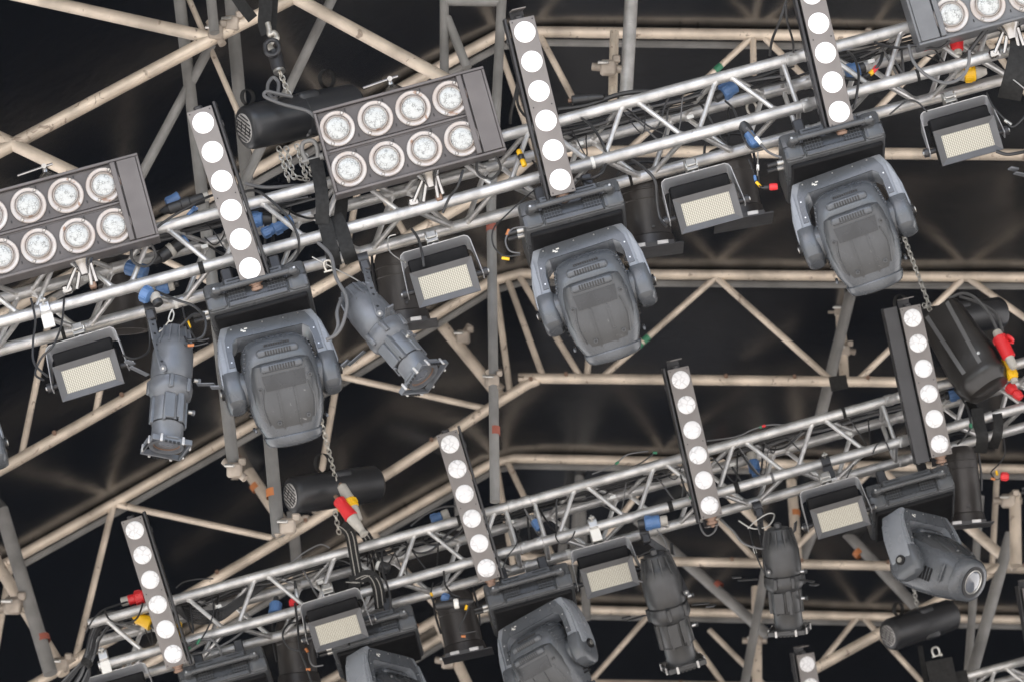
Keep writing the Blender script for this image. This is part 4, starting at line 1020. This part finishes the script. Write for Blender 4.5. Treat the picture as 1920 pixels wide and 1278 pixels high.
plug('yellow plug just below the big red one at the right edge', 2, (1884, 672), (1903, 716), [(0, .5, .024, 'yellow'), (.5, .85, .028, 'yellow'), (.85, 1, .020, 'greyplug')], .15)
plug('red cap lying on the truss at the right edge', 2, (1890, 722), (1915, 746), [(0, .5, .026, 'red'), (.5, 1, .020, 'red')], .05)
plug('blue capped connector above the chord left of the first LED bar', 1, (300, 398), (392, 368), [(0, .18, (.012, .020), 'cable'), (.16, .45, .024, 'cable'), (.42, .62, .028, 'cable'), (.6, .9, .024, 'cable'), (.88, 1, .020, 'greyplug')], .02, flap=(.035, .55, 'blue'))
plug('blue hooded connector behind the chord left of the first LED bar', 1, (312, 384), (338, 372), [(0, 1, (.026, .034), 'blue')], -.02)
plug('long blue and black connector right of the first LED bar', 1, (470, 412), (528, 410), [(0, .40, .032, 'blue'), (.38, .72, .026, 'cable'), (.7, .85, .028, 'greyplug'), (.83, 1, .02, 'cable')], -.06)
plug('blue angled connector under the long blue and black one', 1, (492, 440), (548, 412), [(0, .4, .022, 'blue'), (.35, 1, (.030, .026), 'blue')], -.08)
plug('black connector with a grey band slanting behind the upper truss', 1, (288, 492), (350, 448), [(0, .2, (.014, .024), 'cable'), (.18, .5, .028, 'cable'), (.45, .6, .031, 'greyplug'), (.58, .9, .026, 'cable'), (.86, 1, .024, 'blue')], -.1)
plug('blue connector pair hanging behind the lower left chord', 1, (236, 500), (275, 512), [(0, 1, (.030, .036), 'blue')], -.1)
plug('blue inline connector under the lower chord beside the strap of the profile', 1, (292, 540), (335, 530), [(0, .55, .036, 'blue'), (.5, .8, .028, 'greyplug'), (.8, 1, .016, 'cable')], -.08)
plug('light blue round cap with a grey collar left of the first profile spotlight', 1, (266, 548), (282, 556), [(0, 1, .034, 'blue')], .12)
plug('grey and black cable gland beside the light blue round cap', 1, (288, 552), (298, 572), [(0, .6, .024, 'greyplug'), (.55, 1, .022, 'cable')], .10)
plug('blue connector between the chords above the middle strobe panel', 1, (1340, 186), (1378, 160), [(0, .4, .022, 'cable'), (.35, 1, .034, 'blue')], -.1)
plug('blue and white connector hanging left of the right moving head', 1, (1392, 232), (1418, 275), [(0, .45, .026, 'cable'), (.4, .7, .022, 'blue'), (.65, 1, .026, 'blue')], .0)
plug('round blue connector right of the third LED bar', 1, (1586, 138), (1622, 126), [(0, .7, .034, 'blue'), (.65, 1, .024, 'cable')], -.1)
plug('yellow ringed grey connector under the top right blinder flood', 1, (1780, 142), (1850, 134), [(0, .4, (.014, .034), 'greyplug'), (.38, .7, .038, 'yellow'), (.68, 1, (.032, .016), 'greyplug')], -.1)
plug('red plug dangling directly under the top right blinder flood', 1, (1790, 60), (1797, 104), [(0, .8, (.036, .026), 'red'), (.78, 1, .018, 'greyplug')], .0)
plug('dull red plug half hidden under the top right blinder flood', 1, (1728, 90), (1760, 78), [(0, .5, (.016, .024), 'red'), (.5, 1, .026, 'red')], -.06)
plug('red tipped signal plug on the side of the right moving head', 1, (1432, 352), (1458, 350), [(0, .4, .008, 'cable'), (.4, 1, .015, 'red')], .1)
plug('red plug on the dark fixture at the right edge', 2, (1876, 892), (1892, 893), [(0, 1, .018, 'red')], .1)
plug('blue plug lying on the black can of the lower row', 2, (980+0-0-0 if False else 828, 1118), (858, 1126), [(0, .5, .020, 'blue'), (.5, 1, .022, 'cable')], .05)
plug('black inline connector lying across the top of the black can', 2, (816, 1136), (888, 1126), [(0, .5, .022, 'cable'), (.48, .62, .026, 'white'), (.6, 1, (.022, .012), 'cable')], .1)
plug('yellow and black cable tie left of the second LED bar', 1, (972, 282), (984, 312), [(0, .3, .012, 'yellow'), (.3, .6, .014, 'cable'), (.6, 1, .012, 'yellow')], .05)
plug('yellow and black cable tie right of the lowest left LED bar', 2, (336, 1166), (338, 1190), [(0, .4, .013, 'yellow'), (.4, .6, .014, 'cable'), (.6, 1, .012, 'yellow')], .08)
plug('black taped cable joint with a red end on the top chord', 1, (1065, 190), (1132, 182), [(0, .12, .010, 'brown'), (.1, .6, .022, 'cable'), (.55, 1, (.020, .012), 'cable')], -.02)
plug('black round connector inside the lower truss beside the striped sling', 2, (706, 1058), (730, 1066), [(0, .3, .024, 'white'), (.25, 1, .028, 'cable')], -.06)
plug('grey and blue connector behind the second lower LED bar', 2, (808, 975), (842, 962), [(0, .6, .026, 'blue'), (.6, 1, .028, 'greyplug')], -.12)
plug('blue clip on the braces right of the second lower LED bar', 2, (1002, 974), (1012, 992), [(0, 1, .020, 'blue')], -.02)

# ------------------------------------------------------------------ cables
def cable(label, row, pts, r=.0045, m='cable', bands=(), group='loose cables'):
    P = [W(row, *p) for p in pts]; A = P[0]
    t = None
    b = MB(); b.tube(smooth([p-A for p in P], 7), r, m, 8); o = b.build('cable'); o.location = A
    tag(o, label, 'cable', group)
    for (x, y, off, dx, dy, mm) in bands:
        b = MB(); b.tube([W(row, x-dx, y-dy, off)-A, W(row, x+dx, y+dy, off)-A], r+.003, mm, 10); b.build('cable_marker', o)
    return o
CB = [
 ('grey lead looping from the top hoist to the blinder flood', 1, [(548, 182, .05), (520, 176, .08), (500, 172, .1), (497, 182, .1), (530, 196, .1), (575, 208, .12), (590, 220, .1)], .008, 'cablegrey'),
 ('upright grey loop standing on the top hoist', 1, [(520, 188, .05), (505, 178, .05), (502, 160, .04), (512, 146, .03), (522, 156, .03), (520, 176, .05), (512, 190, .05)], .008, 'cablegrey'),
 ('black lead curving across the chord left of the first LED bar', 1, [(290, 430, .06), (320, 408, .06), (352, 390, .06), (385, 372, .05), (400, 366, .0)], .006, 'cable'),
 ('black lead arching right of the first LED bar and back under the truss', 1, [(452, 362, .0), (480, 358, .05), (515, 382, .06), (545, 415, .06), (560, 450, .05), (556, 480, .0), (530, 500, .0), (490, 498, .0)], .006, 'cable'),
 ('grey lead arching beside the black one under the first LED bar', 1, [(460, 345, .0), (500, 352, .0), (560, 348, -.05), (590, 350, -.1)], .008, 'cablegrey'),
 ('grey lead hanging from the sling to the first moving head', 1, [(596, 455, .08), (620, 480, .10), (630, 520, .12), (650, 560, .14), (645, 600, .14), (632, 625, .12), (612, 637, .1)], .008, 'cablegrey'),
 ('second grey lead looping down beside the angled profile spotlight', 1, [(640, 560, .10), (632, 585, .12), (634, 610, .12), (626, 630, .1)], .008, 'cablegrey'),
 ('thin steel wire running from the sling to the angled profile spotlight', 1, [(585, 482, .06), (620, 500, .05), (660, 520, .08), (685, 535, .1)], .0028, 'steelwire'),
 ('black lead looping from the truss to the first moving head', 1, [(290, 545, .05), (330, 562, .08), (365, 575, .1), (385, 600, .12), (380, 630, .12), (355, 638, .12), (345, 632, .1)], .006, 'cable'),
 ('black cable loop round the rear of the first profile spotlight', 1, [(330, 620, .1), (345, 605, .12), (362, 590, .1), (384, 588, .08)], .006, 'cable'),
 ('thin black lead with a yellow marker left of the first moving head', 1, [(342, 575, .06), (348, 600, .1), (362, 628, .12), (372, 638, .14), (392, 635, .14)], .0035, 'cable', [(353, 606, .1, 3, 8, 'yellow')]),
 ('thin black lead with an orange marker on the first moving head', 1, [(344, 646, .12), (365, 648, .13), (390, 642, .14)], .0035, 'cable', [(358, 647, .13, 6, -.5, 'orange')]),
 ('long black lead sagging from the leftmost strobe panel to the profile spotlight', 1, [(230, 665, .08), (250, 672, .05), (275, 662, .02), (281, 640, .0), (278, 600, .02)], .0045, 'cable'),
 ('black lead dropping left of the leftmost strobe panel', 1, [(58, 560, .05), (66, 600, .06), (62, 640, .08), (64, 680, .08), (90, 706, .1)], .005, 'cable'),
 ('black lead rising from the leftmost strobe bail to the chord', 1, [(120, 560, .04), (118, 590, .06), (112, 620, .08), (98, 650, .1), (78, 670, .08), (66, 700, .08), (82, 712, .1)], .005, 'cable'),
 ('steel safety wire crossing above the second strobe panel', 1, [(742, 440, .02), (728, 446, .02), (730, 470, .03), (748, 486, .05), (760, 492, .08)], .0028, 'steelwire'),
 ('black lead bowing down to the second strobe clamp', 1, [(772, 430, -.02), (785, 450, .02), (792, 480, .04), (795, 500, .03)], .006, 'cable'),
 ('black lead under the top centre blinder and over the truss', 1, [(868, 320, .1), (858, 350, .1), (842, 372, .05), (830, 400, .02)], .006, 'cable'),
 ('thin black lead with a yellow marker left of the middle moving head', 1, [(1010, 350, .0), (980, 375, .05), (948, 405, .05), (925, 430, .08), (925, 460, .1), (945, 480, .12), (975, 478, .12)], .0035, 'cable', [(948, 485, .12, 7, 1, 'yellow')]),
 ('thin lead with an orange marker beside the middle moving head connector', 1, [(985, 425, .1), (960, 430, .12), (948, 450, .12), (955, 470, .12), (975, 475, .12)], .0035, 'cablegrey', [(952, 436, .12, -2, 5, 'orange')]),
 ('pair of black leads hanging behind the second LED bar', 1, [(975, 140, .16), (966, 180, .14), (958, 215, .08), (957, 232, .04)], .007, 'cable'),
 ('short black lead close behind the second LED bar', 1, [(974, 150, .16), (970, 190, .14), (982, 215, .08), (1000, 222, .0)], .006, 'cable'),
 ('heavy black lead lying on the top chord right of the second LED bar', 1, [(1046, 206, -.02), (1100, 198, -.03), (1160, 178, -.04), (1210, 172, -.05), (1260, 176, -.1), (1330, 164, -.12)], .011, 'cable'),
 ('black lead curling under the lower chord right of the second LED bar', 1, [(1082, 336, .0), (1105, 336, .04), (1128, 325, .05), (1135, 310, .03)], .006, 'cable'),
 ('black lead dropping in front of the can to the middle strobe panel', 1, [(1185, 300, .0), (1210, 318, .05), (1228, 340, .05), (1232, 380, .0), (1238, 410, -.02), (1250, 425, -.0)], .007, 'cable'),
 ('looping black lead around the braces under the upper truss', 1, [(1090, 222, .02), (1110, 238, .02), (1130, 270, .02), (1138, 300, .0), (1125, 325, .02)], .006, 'cable'),
 ('black loop hanging inside the upper truss near the shackle eye', 1, [(1360, 190, -.05), (1375, 205, -.02), (1385, 230, .0), (1395, 262, .02), (1410, 280, .02), (1430, 275, .02)], .005, 'cable'),
 ('white tipped lead running to the right moving head base', 1, [(1400, 240, .04), (1420, 262, .08), (1440, 285, .1), (1465, 296, .12)], .0055, 'cablegrey', [(1422, 264, .09, 5, 6, 'white')]),
 ('thin leads with yellow and blue markers left of the right moving head', 1, [(1404, 300, .05), (1412, 320, .06), (1418, 340, .08), (1428, 352, .1), (1438, 352, .1)], .0035, 'cable', [(1416, 335, .08, 1, 5, 'blue'), (1422, 346, .09, 4, 4, 'yellow')]),
 ('thin white tagged wire hanging left of the right moving head', 1, [(1421, 285, .04), (1421, 310, .05), (1420, 330, .06)], .0028, 'steelwire', [(1421, 315, .05, 0, 5, 'white')]),
 ('black lead climbing left of the third LED bar', 1, [(1475, 0, .3), (1462, 40, .25), (1448, 75, .15), (1443, 104, .04)], .006, 'cable'),
 ('second black lead climbing left of the third LED bar', 1, [(1474, 10, .3), (1476, 40, .25), (1486, 75, .15), (1488, 98, .04)], .005, 'cable'),
 ('black lead curving right of the third LED bar', 1, [(1590, 98, .0), (1602, 110, .06), (1610, 140, .08), (1606, 180, .08), (1600, 205, .06)], .006, 'cable'),
 ('red and yellow marked lead right of the blue round connector', 1, [(1585, 148, -.04), (1615, 148, -.02), (1635, 135, .0), (1650, 118, .0), (1655, 100, -.05)], .008, 'cable', [(1640, 131, .0, 4, -5, 'red'), (1634, 137, .0, 3, -3, 'yellow')]),
 ('large grey loop hanging under the top right blinder flood', 1, [(1704, 85, .1), (1712, 115, .1), (1735, 140, .08), (1770, 156, .06), (1800, 148, .06), (1815, 125, .08), (1818, 95, .1)], .0075, 'cablegrey'),
 ('black tangle lead below the top right blinder flood', 1, [(1640, 80, .0), (1680, 90, .05), (1720, 86, .08), (1755, 92, .08), (1775, 82, .1), (1785, 65, .1)], .006, 'cable'),
 ('bunch of black leads slanting from the top right blinder flood', 1, [(1850, 55, .1), (1830, 80, .08), (1815, 100, .05), (1800, 112, .0)], .010, 'cable'),
 ('thin steel wire from the right chord to the last strobe panel', 1, [(1880, 140, .02), (1900, 150, .04), (1925, 170, .06)], .003, 'steelwire'),
 ('black safety wire with crimped ends right of the last strobe panel', 1, [(1850, 175, .04), (1862, 200, .06), (1885, 225, .08), (1900, 238, .08), (1925, 215, .06)], .004, 'cable', [(1890, 230, .08, 6, 4, 'zinc')]),
 ('thin lead crossing to the last strobe panel clamp', 1, [(1668, 215, .04), (1700, 190, .05), (1720, 192, .05), (1738, 210, .06)], .004, 'cable'),
 ('black lead draped over the open end of the lower truss', 2, [(160, 1186, .06), (175, 1160, .08), (195, 1142, .05), (230, 1130, .0), (262, 1120, -.05)], .005, 'cable'),
 ('black lead crossing the yellow plug at the open truss end', 2, [(196, 1143, .05), (205, 1160, .08), (225, 1168, .08), (255, 1160, .08), (268, 1130, .05)], .005, 'cable'),
 ('long black lead with a green marker falling right of the lowest left LED bar', 2, [(398, 1120, .04), (400, 1150, .06), (385, 1185, .08), (370, 1205, .08), (352, 1218, .08), (345, 1240, .04)], .0045, 'cable', [(372, 1202, .08, 3, -5, 'green'), (352, 1216, .08, 6, -3, 'green')]),
 ('grey loop of cable lying below the chord right of the lowest left LED bar', 2, [(340, 1218, .0), (365, 1202, .04), (395, 1198, .05), (412, 1215, .05), (416, 1235, .04)], .007, 'cablegrey'),
 ('second grey loop of cable below the same chord', 2, [(345, 1228, .0), (380, 1222, .03), (410, 1212, .03), (440, 1195, .0), (470, 1170, -.05)], .006, 'cablegrey'),
 ('black loop hanging left of the half covered strobe panel', 2, [(560, 1165, .04), (540, 1170, .06), (530, 1190, .08), (540, 1212, .08), (565, 1220, .08), (577, 1219, .06)], .005, 'cable', [(575, 1218, .07, 2, 3, 'orange')]),
 ('long black lead dropping past the half covered strobe panel to the bottom edge', 2, [(553, 1130, .02), (558, 1170, .06), (562, 1215, .08), (575, 1250, .08), (586, 1285, .08)], .006, 'cable'),
 ('thin grey lead with an orange marker under the half covered strobe panel', 2, [(578, 1222, .06), (582, 1240, .08), (590, 1248, .08), (606, 1246, .08)], .0045, 'cablegrey', [(578, 1254, .08, 4, 0, 'orange')]),
 ('black lead hanging in front of the striped sling', 2, [(716, 1030, .05), (718, 1070, .08), (730, 1110, .1), (732, 1140, .1), (718, 1163, .1)], .006, 'cable'),
 ('grey cable arching above the top chord near the lower left', 2, [(540, 1058, .0), (570, 1035, .02), (600, 1020, .02), (618, 1026, .0)], .004, 'cablegrey'),
 ('thin black cable arching over the top chord beside the lowest left LED bar', 2, [(330, 1101, .0), (345, 1090, .02), (370, 1085, .02), (400, 1084, .0)], .004, 'cable'),
 ('black lead dropping onto the black can of the lower row', 2, [(832, 1070, .02), (835, 1095, .04), (848, 1112, .08), (862, 1118, .08)], .005, 'cable'),
 ('thin black lead with a yellow marker left of the black can', 2, [(812, 1092, .04), (808, 1112, .06), (812, 1128, .06)], .004, 'cable', [(809, 1114, .06, 1, 3, 'yellow')]),
 ('orange and yellow marked lead on the black can', 2, [(880, 1132, .1), (872, 1155, .1), (862, 1175, .1), (868, 1186, .1), (892, 1182, .1)], .004, 'cable', [(874, 1138, .1, -1, 4, 'yellow'), (869, 1192, .1, 4, 0, 'orange')]),
 ('black lead arching behind the second lower LED bar over the chord', 2, [(770, 985, .0), (800, 962, .02), (830, 950, .04), (855, 948, .04)], .006, 'cable'),
 ('black coil dangling inside the lower truss left of the second LED bar', 2, [(790, 1010, -.05), (805, 1020, -.02), (830, 1018, .0), (860, 1000, .0), (875, 975, -.02)], .006, 'cable'),
 ('black loop drooping inside the lower truss left of the second LED bar', 2, [(760, 1015, -.05), (780, 1035, -.02), (810, 1030, .0), (840, 1000, .0), (862, 985, -.02)], .006, 'cable'),
 ('thin black wire hanging down right of the second lower LED bar', 2, [(975, 990, .0), (968, 1020, .05), (950, 1045, .06), (938, 1080, .06)], .0035, 'cable'),
 ('tangle of thin leads wrapped round the chord left of the long profile', 2, [(1046, 990, .04), (1042, 1005, .05), (1052, 1018, .05), (1070, 1010, .05), (1078, 995, .04)], .004, 'cable'),
 ('thin lead with a green marker arching over the top chord in the centre', 2, [(1110, 888, .0), (1150, 872, .02), (1175, 852, .04), (1215, 845, .02)], .004, 'cablegrey', [(1157, 867, .03, 3, -2, 'green')]),
 ('green knotted black lead on the top chord left of the third lower LED bar', 2, [(1160, 886, .0), (1200, 868, .02), (1228, 848, .03)], .004, 'cable', [(1228, 848, .03, 4, 0, 'green')]),
 ('thin lead with a red and green marker arching over the lower truss', 2, [(1325, 826, .0), (1380, 818, .02), (1410, 805, .03), (1440, 796, .03), (1475, 796, .0)], .004, 'cablegrey', [(1432, 798, .03, 3, -1, 'red'), (1426, 800, .03, 2, 0, 'green')]),
 ('black lead with green bands behind the third lower LED bar', 2, [(1276, 890, .04), (1284, 915, .06), (1298, 935, .06), (1312, 950, .04)], .005, 'cable', [(1298, 935, .06, 3, 4, 'green')]),
 ('pale wire loop hanging under the third lower LED bar', 2, [(1311, 950, .05), (1313, 985, .06), (1325, 1003, .06), (1340, 995, .06), (1346, 975, .06)], .0045, 'cablegrey'),
 ('grey lead sagging from the LED bar to the narrow profile spotlight', 2, [(1350, 972, .04), (1375, 995, .05), (1395, 1018, .05), (1430, 1028, .04), (1455, 1020, .02), (1468, 1008, .0)], .0055, 'cablegrey'),
 ('silver wire loop crossing over the narrow profile spotlight', 2, [(1385, 975, .02), (1412, 990, .03), (1440, 985, .03), (1452, 965, .02), (1440, 962, .02), (1418, 975, .02), (1402, 990, .0)], .0035, 'steelwire'),
 ('thin cable with white tags left of the narrow profile spotlight', 2, [(1405, 990, .0), (1412, 1020, .02), (1422, 1050, .03), (1434, 1075, .02)], .004, 'cable', [(1415, 1030, .02, 2, 6, 'white')]),
 ('pale loop rising above the long profile spotlight', 2, [(1232, 992, .02), (1245, 1010, .02), (1250, 1030, .0), (1238, 1045, .0)], .0035, 'cablegrey'),
 ('grey supply lead entering the rear of the long profile spotlight', 2, [(1196, 1088, .05), (1215, 1090, .05), (1232, 1080, .04), (1242, 1070, .02)], .005, 'cablegrey'),
 ('black arch lead above the long profile spotlight', 2, [(1196, 1044, .02), (1215, 1034, .03), (1245, 1030, .03), (1258, 1045, .0)], .005, 'cable'),
 ('black wires looping on the chord above the right strobe panel', 2, [(1636, 850, .04), (1645, 832, .05), (1660, 828, .05), (1668, 845, .04)], .004, 'cable'),
 ('pale wire loops hooked on the chord beside the deep railed LED bar', 2, [(1706, 828, .04), (1720, 838, .06), (1730, 850, .06), (1724, 868, .06), (1716, 862, .06), (1722, 842, .05)], .0045, 'steelwire'),
 ('thin black wires dropping from the lower truss to the right strobe panel', 2, [(1600, 870, .0), (1590, 890, .04), (1582, 905, .04)], .0035, 'cable'),
 ('black lead with a green bead right of the deep railed LED bar', 2, [(1790, 730, .05), (1812, 760, .06), (1820, 795, .08), (1812, 815, .08), (1795, 832, .04)], .0055, 'cable', [(1820, 798, .08, 0, 4, 'green')]),
 ('grey supply leads arching from the bag hoist to the big red plug', 2, [(1780, 560, .0), (1805, 550, .05), (1830, 560, .1), (1855, 590, .15), (1870, 620, .2)], .008, 'cablegrey'),
 ('second grey lead curling down to the big red plug', 2, [(1800, 556, .0), (1840, 570, .05), (1868, 590, .12), (1880, 620, .2)], .008, 'cablegrey'),
 ('thin marked leads hanging from the truss to the dark right edge fixture', 2, [(1882, 820, .02), (1884, 850, .04), (1872, 870, .06), (1858, 885, .08), (1868, 898, .1), (1880, 893, .1)], .0035, 'cable', [(1869, 886, .08, 1, 4, 'yellow'), (1862, 897, .1, 4, 1, 'orange')]),
 ('short black arm reaching right of the last upper strobe panel', 1, [(1868, 284, .0), (1890, 290, .0), (1925, 284, .0)], .008, 'cable'),
]
for c in CB: cable(*c)

# steel safety bonds
t = world_thing('safety_link', 'pale spring hook linking the truss to the first profile spotlight', 'hook', None, W(1, 320, 590, .1)); inv = W(1, 320, 590, .1)
b = MB(); b.T = Matrix.Translation(-inv); b.tube(smooth([W(1, x, y, .1) for x, y in ((323, 580), (326, 590), (322, 602), (316, 600), (319, 588), (323, 580))]), .0035, 'chain', 8); b.build('upper_link', t)
b = MB(); b.T = Matrix.Translation(-inv); b.tube(smooth([W(1, x, y, .1) for x, y in ((318, 600), (312, 608), (306, 616), (298, 622))]), .0035, 'chain', 8); b.build('wire', t)

# cable looms lying in the trusses
def loom(row, label, s0, s1, n, spread=.14, seed=1, tags=True):
    rnd = random.Random(seed); A, tv, nv, a = ROW[row]
    t = thing('cable_loom', label, 'cables', Matrix.Translation(A) @ Matrix.Rotation(a, 4, 'Z'), 'black cable looms lying in the trusses')
    for i in range(n):
        y0 = .045+spread*.8*rnd.random(); z0 = CH+.002+.035*rnd.random(); pts = []; x = s0+rnd.uniform(-.1, .15); ph = rnd.random()*6
        while x < s1:
            pts.append((x, y0+.018*math.sin(x*3.1+ph)+rnd.uniform(-.012, .012), z0-.018*abs(math.sin(x*7.5+ph*.2))+rnd.uniform(-.010, .010))); x += rnd.uniform(.14, .24)
        b = MB(); b.tube(smooth(pts, 4), rnd.choice((.0035, .0045, .006, .008)), 'cable' if rnd.random() < .86 else 'cablegrey', 7); b.build('cable', t)
    for i in range(int((s1-s0)/.16)):     # slack ends drooping between the chords
        x = s0+rnd.random()*(s1-s0); ya = rnd.uniform(.0, .2); yb = rnd.uniform(.0, .24); dx = rnd.uniform(.04, .22)*rnd.choice((-1, 1)); dr = rnd.uniform(.06, .25)
        pts = [(x, ya, CH+.03), (x+dx*.15, ya*.8, CH-.03), (x+dx*.5, (ya+yb)/2-.02, CH-dr), (x+dx*.9, yb, CH-.04), (x+dx*1.2, yb+.02, CH+.02)]
        b = MB(); b.tube(smooth(pts, 6), rnd.choice((.003, .004, .0055)), 'cable' if rnd.random() < .7 else 'cablegrey', 7); b.build('cable', t)
    if tags:
        for k in range(int((s1-s0)/.45)):
            b = MB(); x = s0+.2+.45*k+rnd.uniform(-.1, .1); b.box((x, .06+rnd.random()*.08, CH-.05-rnd.random()*.03), (.03, .004, .018), 'white', .001); b.build('label_tag', t)
    return t
loom(1, 'black cable loom inside the upper truss left of the first LED bar', s_at(1, 120, 570), s_at(1, 620, 440), 11, seed=3)
loom(1, 'black cable loom inside the upper truss between the second and third LED bars', s_at(1, 1040, 330), s_at(1, 1560, 190), 9, seed=5)
loom(1, 'black cable loom inside the upper truss behind the top right blinder flood', s_at(1, 1590, 180), s_at(1, 1890, 100), 8, seed=8)
loom(2, 'black cable loom inside the left part of the lower truss', s_at(2, 215, 1240), s_at(2, 860, 1060), 12, seed=11)
loom(2, 'black cable loom inside the middle of the lower truss', s_at(2, 930, 1042), s_at(2, 1320, 935), 10, seed=13)
loom(2, 'black cable loom inside the right part of the lower truss', s_at(2, 1350, 925), s_at(2, 1900, 775), 10, seed=17)
# curled slack in the lower left
t = world_thing('cable_coil', 'slack black cables curling inside the lower truss behind the lowest LED bar', 'cables', None, W(2, 400, 1140, -.1)); inv = W(2, 400, 1140, -.1)
for k in range(7):
    b = MB(); b.T = Matrix.Translation(-inv); q = k*4
    b.tube(smooth([W(2, 330, 1130+q*.5, -.06-.01*k), (W(2, 360, 1142+q, -.08)), W(2, 410, 1142+q*.9, -.1), W(2, 450, 1118+q*.7, -.1), W(2, 500, 1085+q*.5, -.12)], 6), .005, 'cable', 8); b.build('cable', t)
t = world_thing('cable_drop', 'bundle of black cables falling from the open end of the lower truss', 'cables', None, W(2, 170, 1200, 0)); inv = W(2, 170, 1200, 0)
rnd = random.Random(4)
for k in range(12):
    b = MB(); b.T = Matrix.Translation(-inv); q = rnd.uniform(-8, 14); w_ = rnd.uniform(-12, 30)
    b.tube(smooth([W(2, 232+q, 1150+q*.6, -.08), W(2, 200+q, 1158+q, -.05), W(2, 178+q*.8, 1190+q, .0), W(2, 168+q, 1225, .02), W(2, 140+w_, 1262, .02), W(2, 108+w_*1.6, 1300, .02)], 6), rnd.choice((.005, .007)), 'cable' if k % 4 else 'cablegrey', 8); b.build('cable', t)
b = MB(); b.T = Matrix.Translation(-inv); P = W(2, 160, 1246, .04); b.tube([P, W(2, 166, 1238, .04)], .030, 'strap', 12); b.build('cable_tie', t)

# clamps and small plates on the chords
def clamp(label, row, px, py, o, kind=0):
    P = W(row, px, py, o); t = thing('chord_clamp', label, 'clamp', yawM(row, P), 'clamps on the truss chords')
    b = MB(); m = ('screw', 'barside')[kind]
    b.tube([(-.022, 0, 0), (.022, 0, 0)], .038, m, 20); b.box((0, -.035, -.005), (.046, .02, .045), m, .004); b.build('half_coupler', t)
    b = MB(); b.box((0, -.02, -.062), (.05, .012, .065), 'white' if kind == 0 else m, .002); b.build('plate', t)
    b = MB(); b.cyl((0, -.04, .01), (0, -.085, .02), .006, 'zinc', 8); b.box((0, -.07, .016), (.03, .012, .012), 'zinc', .003); b.build('wing_bolt', t)
clamp('white plated clamp on the chord above the longer rear profile spotlight', 2, 1112, 985, .0)
clamp('black clamp with a red tag on the chord above the right strobe panel', 2, 1548, 868, .0, 1)
clamp('white plated clamp on the chord left of the striped sling', 2, 614, 1118, .0)
clamp('white plated clamp at the open lower end of the truss', 2, 195, 1232, .0)
clamp('white tape and bracket on the chord above the leftmost strobe panel', 1, 86, 582, .0)

profile(1, 1975, 330, 'grey profile spotlight cut by the right edge beside the last upper strobe panel', .06, 8, 20, 15, sc=.88, sw=.94)
